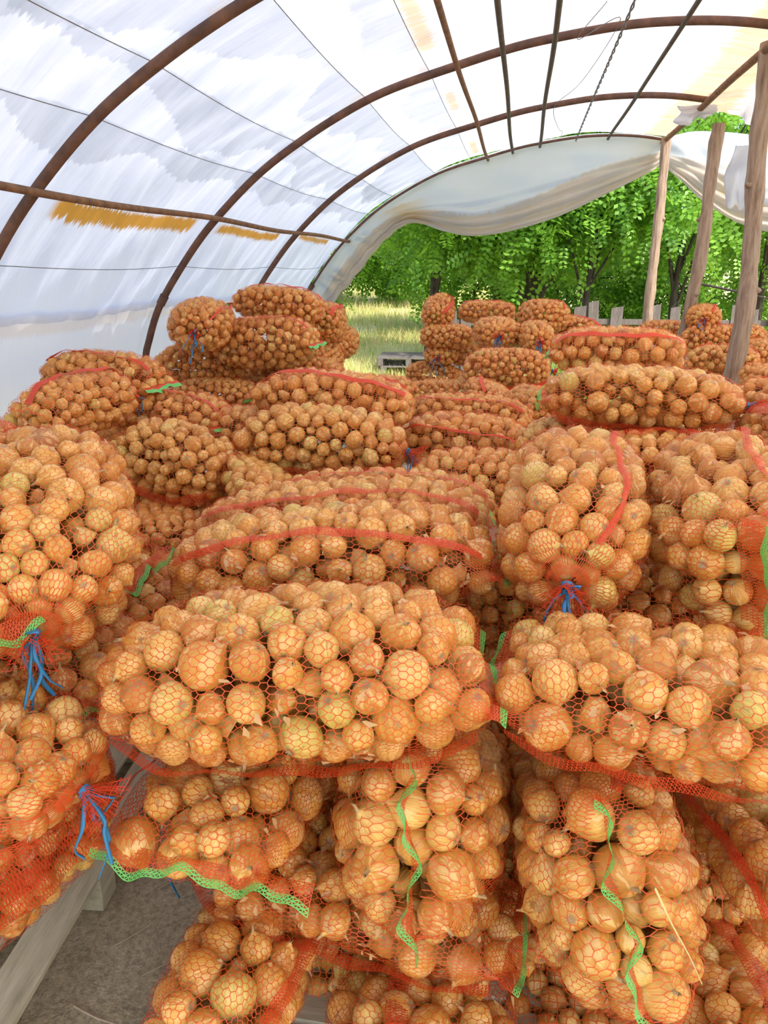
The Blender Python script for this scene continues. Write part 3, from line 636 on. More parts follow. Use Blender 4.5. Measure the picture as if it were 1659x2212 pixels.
# ------------------------------------------------------------------ onion sacks: x, y, z, length, half width, half height, yaw, tilt, roll, bend
SACKS = {
    'F1': (-0.407, 1.294, 1.200, 0.747, 0.215, 0.156, 190, -3, 0, 0.02),
    'F10': (0.571, 1.456, 0.786, 0.650, 0.140, 0.120, 95, -10, 0, 0),
    'F11': (-0.337, 1.418, 0.581, 0.808, 0.180, 0.090, 172, 3, 0, 0.01),
    'F12': (-0.544, 1.327, 0.416, 0.650, 0.157, 0.149, 88, -10, 0, 0),
    'F13': (-0.137, 1.382, 0.309, 0.650, 0.222, 0.090, 90, -10, 0, 0),
    'F14': (0.525, 1.409, 0.414, 0.650, 0.159, 0.090, 90, -10, 0, 0),
    'F15': (0.232, 1.602, 0.111, 0.600, 0.190, 0.090, 90, 0, 0, 0),
    'F17': (0.244, 2.089, 1.018, 0.736, 0.200, 0.162, 180, 0, 0, 0.01),
    'F18': (0.028, 2.009, 0.548, 0.600, 0.216, 0.090, 90, 0, 0, 0),
    'F19': (0.692, 2.041, 0.683, 0.600, 0.152, 0.111, 90, 0, 0, 0),
    'F2': (0.354, 1.355, 1.177, 0.711, 0.215, 0.111, -6, -3, 0, 0.02),
    'F20': (-0.395, 1.831, 0.449, 0.600, 0.246, 0.172, 90, 0, 0, 0),
    'F21': (-0.447, 1.649, 0.194, 0.503, 0.200, 0.220, 0, 0, 0, 0),
    'F22': (0.559, 1.835, 0.508, 0.600, 0.140, 0.090, 90, 0, 0, 0),
    'F24': (0.062, 1.772, 0.333, 0.600, 0.157, 0.090, 90, 0, 0, 0),
    'F25': (-0.440, 1.564, 0.050, 0.600, 0.140, 0.090, 90, 0, 0, 0),
    'F3': (0.159, 1.904, 1.358, 0.680, 0.190, 0.183, -95, -8, 0, 0.01),
    'F4': (0.533, 1.944, 1.362, 0.680, 0.172, 0.197, 85, 8, 80, 0.01),
    'F5': (-0.448, 1.765, 1.252, 0.823, 0.190, 0.136, 187, -4, 0, 0.02),
    'F6': (-0.504, 2.125, 1.229, 0.890, 0.190, 0.125, 187, -3, 0, 0.02),
    'F6b': (-0.444, 2.494, 1.171, 0.789, 0.190, 0.125, 185, 0, 0, 0.01),
    'F7': (-0.563, 1.436, 0.840, 0.680, 0.208, 0.104, 85, -8, 0, 0.01),
    'F8': (-0.155, 1.485, 0.775, 0.650, 0.221, 0.199, 90, -22, 85, 0),
    'F9': (0.225, 1.422, 0.741, 0.650, 0.254, 0.182, 92, -22, 75, 0),
    'G1': (-0.739, 3.177, 0.991, 0.663, 0.200, 0.174, 0, 0, 0, 0),
    'G10': (0.040, 3.745, 1.057, 0.552, 0.200, 0.125, 0, 0, 0, 0),
    'G11': (-0.058, 2.326, 0.907, 0.600, 0.140, 0.141, 90, 0, 0, 0),
    'G12': (0.176, 4.926, 1.110, 0.486, 0.200, 0.139, 0, 0, 0, 0),
    'G13': (0.602, 4.822, 1.324, 0.450, 0.200, 0.090, 0, 0, 0, 0),
    'G14': (-0.913, 2.025, 0.803, 0.600, 0.140, 0.134, 90, 0, 0, 0),
    'G15': (-1.019, 1.942, 0.976, 0.600, 0.140, 0.133, 90, 0, 0, 0),
    'G16': (-1.873, 3.321, 1.130, 0.600, 0.140, 0.128, 90, 0, 0, 0),
    'G18': (0.769, 2.130, 0.891, 0.511, 0.200, 0.159, 0, 0, 0, 0),
    'G19': (-1.875, 5.325, 1.162, 0.600, 0.166, 0.125, 90, 0, 0, 0),
    'G2': (-0.120, 2.936, 1.131, 0.542, 0.200, 0.154, 0, 0, 0, 0),
    'G3': (-1.251, 3.454, 1.198, 0.450, 0.200, 0.135, 0, 0, 0, 0),
    'G4': (-1.587, 2.997, 1.084, 0.450, 0.200, 0.195, 0, 0, 0, 0),
    'G7': (-0.392, 4.498, 1.070, 0.773, 0.200, 0.141, 0, 0, 0, 0),
    'G8': (-2.050, 4.363, 1.069, 0.819, 0.200, 0.146, 0, 0, 0, 0),
    'G9': (-1.439, 5.437, 1.026, 0.788, 0.200, 0.144, 0, 0, 0, 0),
    'L1': (-1.083, 1.518, 1.379, 0.720, 0.232, 0.179, -60, -14, 0, 0.02),
    'L10': (-1.976, 3.441, 1.444, 0.614, 0.190, 0.137, 176, 2, 0, 0.01),
    'L11': (-1.650, 3.413, 1.278, 0.615, 0.190, 0.121, 176, 2, 0, 0.01),
    'L12': (-1.328, 2.814, 1.204, 0.515, 0.180, 0.171, -15, -8, 0, 0.01),
    'L13': (-0.966, 2.728, 1.159, 0.600, 0.152, 0.090, 120, 0, 20, 0),
    'L14': (-1.326, 2.690, 0.987, 0.600, 0.201, 0.099, 100, 0, 0, 0),
    'L15': (-1.127, 2.504, 0.871, 0.600, 0.140, 0.095, 100, 0, 0, 0),
    'L16': (-0.958, 2.476, 1.059, 0.600, 0.142, 0.090, 100, 0, 0, 0),
    'L2': (-1.395, 1.851, 1.155, 0.750, 0.210, 0.129, 180, 0, 0, 0.01),
    'L3': (-1.212, 1.477, 1.079, 0.725, 0.210, 0.100, 172, 0, 0, 0.01),
    'L4': (-1.173, 1.128, 1.307, 0.450, 0.200, 0.090, 165, 0, 0, 0),
    'L5': (-0.997, 1.124, 1.053, 0.475, 0.210, 0.090, -8, -3, 0, 0.02),
    'L6': (-1.073, 1.187, 0.750, 0.650, 0.140, 0.215, 75, 0, 0, 0),
    'L8': (-1.687, 1.914, 1.446, 0.576, 0.200, 0.100, 0, 0, 0, 0),
    'L9': (-1.762, 2.859, 1.418, 0.620, 0.140, 0.132, 80, 3, 0, 0.01),
    'M1a': (-0.801, 3.362, 1.396, 0.726, 0.200, 0.121, -6, -4, 0, 0.02),
    'M1b': (-0.757, 2.954, 1.291, 0.686, 0.190, 0.146, -4, -2, 0, 0.02),
    'M2': (-0.238, 3.507, 1.173, 0.625, 0.200, 0.147, 170, 0, 0, 0.01),
    'M3': (-0.252, 4.022, 1.196, 0.686, 0.190, 0.133, 168, 0, 0, 0.01),
    'M4': (-0.830, 4.671, 1.220, 0.474, 0.190, 0.111, -20, 0, 0, 0.01),
    'P1': (-1.901, 4.504, 1.626, 0.650, 0.196, 0.159, -75, -3, 0, 0),
    'P2': (-1.586, 4.721, 1.506, 0.678, 0.200, 0.171, 178, -2, 0, 0.01),
    'P3': (-1.609, 5.150, 1.717, 0.620, 0.190, 0.129, -6, -5, 0, 0.01),
    'P4': (-1.783, 6.035, 1.649, 0.600, 0.148, 0.112, 90, 0, 0, 0),
    'P5a': (-1.412, 5.613, 1.575, 0.600, 0.157, 0.153, 95, 0, 0, 0),
    'P5b': (-1.401, 5.911, 1.396, 0.600, 0.140, 0.140, 80, 0, 0, 0),
    'P6': (-2.059, 4.847, 1.351, 0.579, 0.200, 0.148, 5, 0, 0, 0.01),
    'P7': (-1.458, 5.050, 1.270, 0.626, 0.200, 0.126, 0, 0, 0, 0.01),
    'P8': (-1.407, 5.485, 1.302, 0.600, 0.140, 0.145, 90, 0, 0, 0),
    'P9': (-1.864, 4.575, 1.182, 0.597, 0.200, 0.120, 0, 0, 0, 0.01),
    'Q1': (-0.726, 7.053, 1.580, 0.450, 0.140, 0.153, 90, 20, 80, 0),
    'Q10': (-0.747, 6.899, 1.033, 0.501, 0.210, 0.122, 170, 5, 0, 0),
    'Q11': (-0.553, 5.607, 1.084, 0.543, 0.210, 0.090, 180, 0, 0, 0),
    'Q12': (-0.168, 4.887, 1.181, 0.600, 0.172, 0.090, 100, 0, 20, 0),
    'Q13': (0.061, 4.431, 1.165, 0.600, 0.140, 0.158, 100, 0, 40, 0),
    'Q14': (-0.975, 6.045, 0.975, 0.500, 0.161, 0.090, 90, 0, 0, 0),
    'Q15': (-0.382, 7.149, 1.188, 0.471, 0.200, 0.106, 0, 0, 0, 0),
    'Q2': (-0.627, 6.848, 1.382, 0.486, 0.200, 0.112, 180, 0, 0, 0),
    'Q3': (-0.305, 7.384, 1.565, 0.534, 0.200, 0.107, 0, 0, 0, 0),
    'Q4': (0.197, 6.886, 1.563, 0.600, 0.191, 0.146, -70, 0, 0, 0),
    'Q5': (-0.177, 6.279, 1.465, 0.600, 0.203, 0.130, -85, 0, 0, 0),
    'Q6': (0.122, 6.078, 1.445, 0.600, 0.143, 0.136, -85, 0, 0, 0),
    'Q7': (0.490, 7.165, 1.433, 0.450, 0.190, 0.119, -20, -8, 0, 0),
    'Q8': (-0.679, 6.929, 1.224, 0.550, 0.164, 0.095, -90, 0, 0, 0),
    'Q9': (-0.073, 5.559, 1.276, 0.619, 0.210, 0.148, 0, 0, 0, 0.01),
    'R1': (0.466, 2.980, 1.497, 0.721, 0.200, 0.116, -4, -1, 0, 0.015),
    'R2': (0.490, 4.051, 1.556, 0.661, 0.210, 0.124, -5, 0, 0, 0.01),
    'R3': (1.032, 3.200, 1.442, 0.620, 0.140, 0.096, 95, 0, 0, 0),
    'R4': (0.370, 3.102, 1.255, 0.734, 0.210, 0.146, 0, 0, 0, 0.01),
    'R5': (0.551, 2.719, 1.297, 0.552, 0.200, 0.120, 0, 0, 0, 0.01),
    'R6': (0.933, 2.691, 1.406, 0.600, 0.140, 0.101, -85, 0, 0, 0),
    'S1': (1.610, 7.416, 1.534, 0.550, 0.158, 0.125, -100, 0, 0, 0),
    'S2': (1.404, 8.058, 1.375, 0.465, 0.200, 0.097, 0, 0, 0, 0),
    'S3': (1.652, 7.188, 1.348, 0.499, 0.210, 0.148, -15, 0, 0, 0),
    'S4': (1.476, 5.986, 1.295, 0.506, 0.210, 0.131, -20, 0, 0, 0),
    'S5': (1.883, 6.295, 1.327, 0.600, 0.206, 0.121, -90, 0, 0, 0),
    'S6': (1.579, 5.121, 1.286, 0.600, 0.186, 0.104, -90, 0, 0, 0),
    'S7': (2.035, 7.612, 1.375, 0.600, 0.161, 0.105, -90, 0, 0, 0),
}
# label | name of the sack as onions in it are described | hem 0/1 | tie 0/1 | seam angles | smallest and largest onion radius
META = {
'F1': ('plump onion sack lying across the front centre, green hem at its right end', 'the plump front-centre sack', 1, 0, (-42,), .028, .050),
'F2': ('onion sack lying at front right, green hem at its left end', 'the front right lying sack', 1, 0, (216,), .028, .050),
'F3': ('onion sack whose gathered mouth with blue string faces the camera', 'the blue-tied sack facing front', 0, 1, (62,), .028, .046),
'F4': ('onion sack at the right edge with broad green hem down its end', 'the broad green-hemmed right-edge sack', 1, 0, (20,), .028, .046),
'F5': ('onion sack just behind the front-centre one, wide orange seam along its top', 'the sack behind front-centre one', 1, 0, (48,), .028, .046),
'F6': ('second sack behind the front-centre one, red seam along its top edge', 'the second sack behind the front-centre one', 1, 0, (62,), .026, .038),
'F6b': ('third sack behind the front-centre one, only its top showing', 'the third sack behind the front-centre one', 0, 0, (80,), .024, .036),
'F7': ('sack end with wavy green hem spread flat below the front-centre sack', 'the flat wavy-hemmed sack', 1, 0, (12,), .030, .054),
'F8': ('sack end with green hem running downward, below right end of front-centre sack', 'the downward green-hemmed sack', 1, 0, (8,), .030, .054),
'F9': ('large sack end with bent green hem and red seam, below front right sack', 'the large lower-right hemmed sack', 1, 0, (14,), .026, .052),
'F10': ('sack at the lower right edge, green hem curving along its bottom', 'the lower right-edge sack', 1, 0, (25,), .030, .054),
'F11': ('lying sack squeezed beneath two hemmed sack ends, broad red seam along front', 'the broad red-seamed lying sack', 1, 1, (-30,), .030, .054),
'F12': ('lowest sack at bottom left of the front pile, beside the bare floor', 'the sack beside bare floor', 0, 0, (150,), .032, .056),
'F13': ('lowest sack at bottom centre with a red seam running down its front', 'the lowest sack at bottom centre', 0, 0, (84,), .032, .056),
'F14': ('lowest sack in the bottom right corner of the photo', 'the bottom right corner sack', 0, 0, (100,), .032, .056),
'F15': ('shaded sack deep in the gap at the bottom, left of the large hemmed sack', 'the shaded bottom gap sack', 0, 0, (), .028, .040),
'F17': ('shaded sack wedged under the sack with the blue-tied mouth', 'the shaded sack under blue-tied one', 0, 0, (), .026, .038),
'F18': ('shaded sack deep in the gap between the two downward-hemmed sack ends', 'the shaded gap sack', 0, 0, (), .026, .040),
'F19': ('shaded sack behind the lower right-edge sack, under the front right one', 'the shaded right gap sack', 0, 0, (), .026, .040),
'L1': ('big sack at left edge lying towards the camera, blue twine at its lower corner', 'the big sack at left edge', 1, 1, (200,), .027, .046),
'L2': ('sack end with green hem peeking out behind the big left-edge sack', 'the sack behind the big left one', 1, 0, (60,), .027, .046),
'L3': ('shaded sack squeezed below the big left-edge sack, dark green hem', 'the shaded lower left sack', 1, 0, (-20,), .027, .046),
'L4': ('sack cut off by the left edge, only its green hemmed end showing', 'the sack cut off at left edge', 1, 0, (), .024, .036),
'L5': ('sack at lower left with blue twine at its right end and red seam', 'the blue-twined lower left sack', 0, 1, (214,), .027, .046),
'L6': ('lowest sack at left edge, loose red net hanging down over the pallet', 'the lowest sack at left edge', 1, 0, (180, 168), .024, .038),
'L8': ('sack half hidden at left edge with upright blue twine', 'the sack with upright blue twine', 0, 1, (80,), .024, .036),
'L9': ('rounded sack lying endwise at left, leftmost of the mid-left heap', 'the leftmost mid-left sack', 0, 1, (90,), .022, .034),
'L10': ('sack topmost of the mid-left heap against the film, green hem at right', 'the topmost mid-left sack', 1, 0, (72,), .021, .038),
'L11': ('sack right below the topmost mid-left one, green hem at its right', 'the sack below the topmost mid-left one', 1, 0, (80,), .021, .038),
'L12': ('slanting sack in the mid-left heap with a red seam across its front', 'the slanting mid-left sack', 1, 0, (205,), .021, .038),
'L13': ('small shaded sack end with diagonal green hem beside the slanting sack', 'the sack with diagonal green hem', 1, 0, (), .024, .036),
'L14': ('dark shaded sack under the slanting mid-left sack', 'the dark sack under the slanting one', 0, 0, (), .024, .034),
'L15': ('dark shaded sack low in the gap left of the front-centre stack', 'the dark sack in the left gap', 0, 0, (), .024, .034),
'L16': ('reddish sack end just left of the pointed seam behind the front-centre stack', 'the reddish sack end', 0, 0, (), .024, .034),
'P1': ('far left sack with tied mouth and hanging blue string facing the camera', 'the far left tied sack', 0, 1, (40,), .021, .038),
'P2': ('sack lying sideways in the middle of the far left pile, green hem', 'the middle far left sack', 1, 0, (70,), .024, .040),
'P3': ('sack with a pointed green-tipped corner on top of the far left pile', 'the top far left sack', 1, 0, (80,), .021, .038),
'P4': ('small sack end at the very back of the far left pile', 'the back far left sack', 0, 0, (), .022, .034),
'P5a': ('upper right sack end of the far left pile, next to the grass', 'upper right far left sack', 0, 0, (130,), .022, .034),
'P5b': ('lower right sack end of the far left pile, next to the grass', 'lower right far left sack', 0, 0, (60,), .022, .032),
'P6': ('sack below the tied one in the far left pile, red seam underneath', 'the sack below the far left tied one', 0, 0, (222,), .021, .038),
'P7': ('sack under the middle sideways sack of the far left pile', 'the lower far left sack', 0, 0, (200,), .022, .032),
'P8': ('sack end with seam below the right side of the far left pile', 'the low right far left sack', 0, 0, (90,), .022, .032),
'P9': ('partly hidden sack at the foot of the far left pile', 'the foot far left sack', 0, 0, (), .022, .032),
'M1a': ('sack lying behind the large central one, green hem at its raised left corner', 'the sack behind the large central one', 1, 0, (110,), .024, .043),
'M1b': ('large central sack in the middle distance, red seam underneath, blue twine right', 'the large central sack', 0, 1, (212,), .024, .043),
'M2': ('sack right of the large central one, pale onions, blue twine at left', 'the sack right of the large central one', 0, 1, (40,), .024, .043),
'M3': ('sack behind the pale-onion sack, seam ridge along its top', 'the sack behind the pale-onion one', 1, 0, (64,), .022, .034),
'M4': ('flat sack behind the large central one, near the grass', 'the flat sack near the grass', 0, 0, (120,), .022, .032),
'R1': ('long sack lying topmost on the right, green hem left and twine right', 'the long topmost right sack', 1, 1, (224,), .027, .048),
'R2': ('long sack right behind the topmost right one, pointed right corner', 'the long sack behind the topmost right one', 1, 0, (130,), .027, .048),
'R3': ('sack end at right edge beside the topmost right sack', 'the right-edge sack end', 0, 0, (90,), .024, .036),
'R4': ('sack directly under the long topmost right sack', 'the sack under the topmost right one', 0, 0, (150,), .024, .036),
'R5': ('sack showing between the blue-tied sack and the topmost right sack', 'the sack above the blue-tied one', 0, 0, (90,), .024, .036),
'R6': ('sack at right edge with dense red net, just above the broad-hemmed sack', 'the dense red right-edge sack', 0, 1, (90, 120), .024, .036),
'Q1': ('upright pointed sack at the left top of the far right pile', 'the upright far sack', 0, 0, (60,), .022, .032),
'Q2': ('sack lying under the upright pointed one in the far right pile', 'the sack under the upright one', 0, 0, (), .022, .032),
'Q3': ('backmost sack of the far right pile, in front of the fence', 'the backmost far right sack', 0, 0, (80,), .022, .032),
'Q4': ('rounded topmost sack of the far right pile', 'the topmost far right sack', 0, 0, (60,), .022, .034),
'Q5': ('left one of two far right sacks tied with dark blue string', 'the left tied far right sack', 0, 1, (), .022, .034),
'Q6': ('right one of two far right sacks tied with dark blue string', 'the right tied far right sack', 0, 1, (), .022, .034),
'Q7': ('slanting sack at the right slope of the far right pile', 'the slanting far right sack', 0, 0, (90,), .022, .032),
'Q8': ('small sack end low at the left side of the far right pile', 'the low left far right sack', 0, 1, (), .022, .032),
'Q9': ('sack lying sideways at the front of the far right pile, twine at right', 'the front far right sack', 0, 1, (225,), .022, .034),
'Q10': ('sack with drooping end at the left foot of the far right pile', 'the left foot far right sack', 0, 0, (), .020, .030),
'Q11': ('flat sack lowest at the foot of the far right pile', 'the flat foot far right sack', 0, 0, (), .020, .030),
'Q12': ('sack end with thin green hem below the front of the far right pile', 'the green-hemmed far right sack', 1, 0, (60,), .020, .032),
'Q13': ('sack end with long green hem running down, nearest of the far right pile', 'the nearest far right sack', 1, 0, (), .020, .032),
'Q14': ('tiny far sack end at the edge of the grass', 'the tiny far sack', 0, 0, (), .020, .030),
'Q15': ('sack hidden between the front and back layers of the far right pile', 'the hidden far right sack', 0, 0, (), .022, .030),
'F20': ('shaded sack deep behind the flat wavy hem and the downward hem', 'the deep shaded sack', 0, 0, (), .028, .042),
'F21': ('shaded sack low behind the lying sack with the broad red seam', 'the low shaded sack', 0, 0, (), .028, .042),
'G1': ('sack hidden under the large central sack', 'a hidden sack', 0, 0, (), .026, .038),
'G2': ('sack hidden below the pale-onion sack in the middle', 'a hidden sack', 0, 0, (), .026, .038),
'G3': ('sack hidden left of the large central sack, under the mid-left heap', 'a hidden sack', 0, 0, (), .026, .038),
'G4': ('sack hidden behind the big left-edge sack, under the slanting one', 'a hidden sack', 0, 0, (), .026, .038),
'G7': ('sack hidden behind the pale-onion sack, towards the far right pile', 'a hidden sack', 0, 0, (), .026, .038),
'G8': ('sack hidden between mid-left heap and far left pile', 'a hidden sack', 0, 0, (), .026, .038),
'G9': ('sack hidden at the right foot of the far left pile', 'a hidden sack', 0, 0, (), .026, .038),
'G10': ('sack hidden left of the long topmost right sack', 'a hidden sack', 0, 0, (), .026, .038),
'G11': ('dark sack in the gap between front-centre and blue-tied sacks', 'a hidden sack', 0, 0, (), .026, .038),
'G12': ('sack hidden behind the nearest of the far right pile', 'a hidden sack', 0, 0, (), .026, .038),
'G13': ('sack hidden below the two long right sacks', 'a hidden sack', 0, 0, (), .026, .038),
'G14': ('dark sack low in the gap left of the front-centre stack, near the floor', 'a hidden sack', 0, 0, (), .026, .038),
'F22': ('shaded sack in the gap left of the lower right-edge sack', 'a hidden sack', 0, 0, (), .026, .040),
'G15': ('shaded sack below the green-hemmed sack end at left', 'a hidden sack', 0, 0, (), .026, .040),
'G16': ('sack hidden behind the leftmost of the mid-left heap', 'a hidden sack', 0, 0, (), .026, .040),
'G18': ('sack hidden under the right-edge broad-hemmed sack', 'a hidden sack', 0, 0, (), .026, .040),
'F24': ('dark sack deep between the downward-hemmed sack and the large hemmed sack', 'a hidden sack', 0, 0, (), .026, .040),
'G19': ('small sack hidden between the far left pile and the large central sack', 'a hidden sack', 0, 0, (), .026, .040),
'F25': ('dark sack deep in the gap between the two lowest left sacks', 'a hidden sack', 0, 0, (), .026, .040),
'S1': ('topmost sack between the middle and nearest log posts', 'the topmost sack between the posts', 0, 1, (60,), .022, .034),
'S2': ('low sack behind the farthest log post', 'the sack behind the farthest post', 0, 0, (), .022, .032),
'S3': ('sack between the middle and nearest log posts, below the topmost one', 'the lower sack between the posts', 0, 0, (80,), .022, .034),
'S4': ('sack in front of the nearest log post, with a red seam on top', 'the sack before the nearest post', 0, 0, (75,), .022, .034),
'S5': ('upper sack right of the nearest log post at the photo edge', 'the upper sack right of the nearest post', 0, 0, (), .022, .034),
'S6': ('lower sack right of the nearest log post at the photo edge', 'the lower sack right of the nearest post', 0, 0, (), .022, .034),
'S7': ('small sack visible behind the nearest log post', 'the sack behind the nearest post', 0, 0, (), .022, .032),
}
# lower layers that carry the piles
for k_, (x_, y_, yaw_, n_, what_) in enumerate([(1.05, 2.80, 90, 3, 'the right-edge sacks beside the long topmost one'), (0.62, 2.06, 90, 3, 'the broad-hemmed right-edge sack'), (0.50, 4.05, 0, 3, 'the two long right sacks'),
        (1.66, 7.25, 0, 3, 'the sacks between the log posts'), (1.60, 5.20, 90, 2, 'the sacks before the nearest log post'), (1.90, 6.30, 90, 2, 'the sacks right of the nearest log post'),
        (-1.80, 1.95, 0, 3, 'the sack with upright blue twine'), (-1.90, 2.90, 90, 3, 'the leftmost mid-left sack'), (-1.75, 4.90, 0, 3, 'the far left pile')]):
    for j_ in range(n_):
        SACKS['K%d%d' % (k_, j_)] = (x_ + .03 * math.sin(k_ * 5 + j_ * 2), y_ + .03 * math.cos(k_ + j_ * 3), .21 + .36 * j_, .82, .29, .195, yaw_ + 4 * (-1) ** j_, 0, 0, 0)
        META['K%d%d' % (k_, j_)] = ('%s layer sack underneath %s' % (['lowest', 'second', 'third'][j_], what_), 'a lower sack', 0, 0, (), .030, .044)
SUPER = 2.3
def prof_sack(t):
    t = np.clip(t, 0, 1)
    s = np.clip(t / .30, 0, 1); fa = .80 + .20 * np.sin(s * PI / 2); fb = np.sqrt(np.clip(1 - (1 - s) ** 2, 0, 1))
    e = np.clip((t - .62) / .38, 0, 1); g = np.sqrt(np.clip(1 - e ** 2.4, 0, 1))
    return fa * np.maximum(g, .03), np.maximum(fb, .02) * np.maximum(g, .03)
def rot_sack(yaw, tilt, roll):
    y, t, r = np.radians([yaw, tilt, roll]); c, s = np.cos, np.sin
    return (np.array([[c(y), -s(y), 0], [s(y), c(y), 0], [0, 0, 1]]) @ np.array([[c(t), 0, -s(t)], [0, 1, 0], [s(t), 0, c(t)]])
            @ np.array([[1, 0, 0], [0, c(r), -s(r)], [0, s(r), c(r)]]))
def surf(L, A, B, bend, T, TH):
    fa, fb = prof_sack(T); C, S = np.cos(TH), np.sin(TH)
    y = A * fa * np.sign(C) * np.abs(C) ** (2 / SUPER); z = B * fb * np.sign(S) * np.abs(S) ** (2 / SUPER)
    x = (T - .5) * L
    return np.stack([x, y, z - bend * (2 * x / L) ** 2], -1)
def q_of(P, L, A, B, bend):
    fa, fb = prof_sack(P[:, 0] / L + .5); z = P[:, 2] + bend * (2 * P[:, 0] / L) ** 2
    return ((np.abs(P[:, 1]) / (A * fa)) ** SUPER + (np.abs(z) / (B * fb)) ** SUPER) ** (1 / SUPER), z

def pack(L, A, B, bend, r0, r1, g):
    """spheres pushed apart inside the sack's volume"""
    tt = np.linspace(0, 1, 60); fa, fb = prof_sack(tt); V = np.mean(3.28 * A * fa * B * fb) * L
    rm = (r0 + r1) / 2 * 0.98
    n = int(0.72 * V / (4.19 * rm ** 3))
    r = r0 + (r1 - r0) * g.beta(1.1, 1.9, n)
    t = g.uniform(.08, .92, n); th = g.random(n) * 2 * PI; rho = np.sqrt(g.random(n)) * .85
    P = surf(L, A, B, 0.0, t, th); P[:, 1:] *= rho[:, None]; P[:, 2] -= bend * (2 * P[:, 0] / L) ** 2
    R2 = r[:, None] + r[None]
    for it in range(46):
        D2 = np.maximum((P * P).sum(1)[:, None] + (P * P).sum(1)[None] - 2 * P @ P.T, 1e-10); D = np.sqrt(D2); np.fill_diagonal(D, 9)
        W = np.clip(R2 * 0.97 - D, 0, None) / D * 0.5
        P = P + (W.sum(1)[:, None] * P - W @ P) * 0.8
        P[:, 0] = np.clip(P[:, 0], -L / 2 + r * 0.75 + .008, L / 2 - r * 0.9 - .015)
        q, z = q_of(P, L, A, B, bend)
        eff = np.hypot(P[:, 1], z) / np.maximum(q, 1e-6)
        qm = np.clip(1 - (r + .004) / np.maximum(eff, 1e-4), 0.0, 1)
        s = np.where(q > qm, qm / np.maximum(q, 1e-6), 1.0)
        P[:, 1] *= s; P[:, 2] = z * s - bend * (2 * P[:, 0] / L) ** 2
    q, z = q_of(P, L, A, B, bend); eff = np.hypot(P[:, 1], z) / np.maximum(q, 1e-6)
    depth = (1 - q) * eff
    depth = np.minimum(depth, np.minimum(P[:, 0] + L / 2, L / 2 - P[:, 0]))
    return P, r, depth

# onion bulbs
BULB = np.array([(0, -.93), (.22, -.95), (.55, -.82), (.86, -.48), (1.0, -.02), (.95, .34), (.72, .68), (.40, .92), (.17, 1.10), (.09, 1.24), (0.0, 1.26)])
def bulb_template(seg, rings):
    pr = catmull(BULB, rings); pr[:, 0] = np.maximum(pr[:, 0], 0.0)
    a = np.linspace(0, 2 * PI, seg + 1)
    V = np.stack([pr[:, None, 0] * np.cos(a), pr[:, None, 0] * np.sin(a), pr[:, None, 1] + 0 * a], -1)
    UV = np.stack([np.broadcast_to(a / (2 * PI), V.shape[:2]), np.broadcast_to(np.linspace(0, 1, rings)[:, None], V.shape[:2])], -1)
    F = grid_faces(rings, seg + 1)[:, ::-1]
    return V.reshape(-1, 3), F, UV.reshape(-1, 2)
TPL = {0: bulb_template(12, 9), 1: bulb_template(9, 7), 2: bulb_template(8, 6), 3: bulb_template(5, 4), 4: bulb_template(7, 5)}
def rand_rot(n, g):
    q = unit(g.normal(size=(n, 4))); w, x, y, z = q.T
    return np.stack([1 - 2 * (y*y + z*z), 2 * (x*y - z*w), 2 * (x*z + y*w), 2 * (x*y + z*w), 1 - 2 * (x*x + z*z), 2 * (y*z - x*w), 2 * (x*z - y*w), 2 * (y*z + x*w), 1 - 2 * (x*x + y*y)], -1).reshape(n, 3, 3)
def onion_cloud(P, r, Rm, sq, tint, lod):
    V, F, UV = TPL[lod]; n = len(P)
    wx = np.minimum(1 / np.sqrt(sq), 1.04); S = np.stack([wx, wx, sq * .97], -1)
    W = np.einsum('nij,nvj->nvi', Rm, V[None] * S[:, None] * (r * .98)[:, None, None]) + P[:, None]
    nv = len(V)
    Fa = (F[None] + (np.arange(n) * nv)[:, None, None]).reshape(-1, 4)
    return W.reshape(-1, 3), Fa, np.tile(UV, (n, 1)), np.repeat(tint, nv)

def drape(P, Nn, C, r, dip, lift):
    out = np.empty(len(P))
    for i in range(0, len(P), 2500):
        rel = C[None] - P[i:i+2500, None]; al = np.einsum('vni,vi->vn', rel, Nn[i:i+2500]); pp = (rel ** 2).sum(-1) - al ** 2
        rr = (r ** 2)[None]
        h = np.where(pp < rr, al + np.sqrt(np.maximum(rr - pp, 0)), -1.0).max(1)
        out[i:i+2500] = np.clip(np.maximum(h + lift, -dip), None, .05)
    return out

def grid_normals(G):
    du = np.roll(G, -1, 0) - np.roll(G, 1, 0); dv = np.gradient(G, axis=1)
    n = np.cross(dv, du); c = G.mean((0, 1)); n = unit(n)
    flip = ((G - np.array([0, 0, c[2]])) * np.array([0.3, 1, 1]) * n).sum(-1) < 0
    n[flip] *= -1
    return n

def lattice(G, Nn, w, mode='hex'):
    """threads between grid points, as flat tapes"""
    ni, nj = G.shape[:2]
    i, j = np.meshgrid(np.arange(ni), np.arange(nj), indexing='ij')
    A, B, Na = [], [], []
    i2 = (i + 1) % ni
    m1 = (j > 0) & (j < nj - 1)
    A.append(G[i[m1], j[m1]]); B.append(G[i2[m1], j[m1]]); Na.append(Nn[i[m1], j[m1]])
    m2 = (j < nj - 1) & ((i + j) % 2 == 0)
    A.append(G[i[m2], j[m2]]); B.append(G[i[m2], j[m2] + 1]); Na.append(Nn[i[m2], j[m2]])
    A, B, Na = map(np.concatenate, (A, B, Na))
    return ribbons(A, B, Na, w * rng.uniform(.75, 1.25, len(A)))

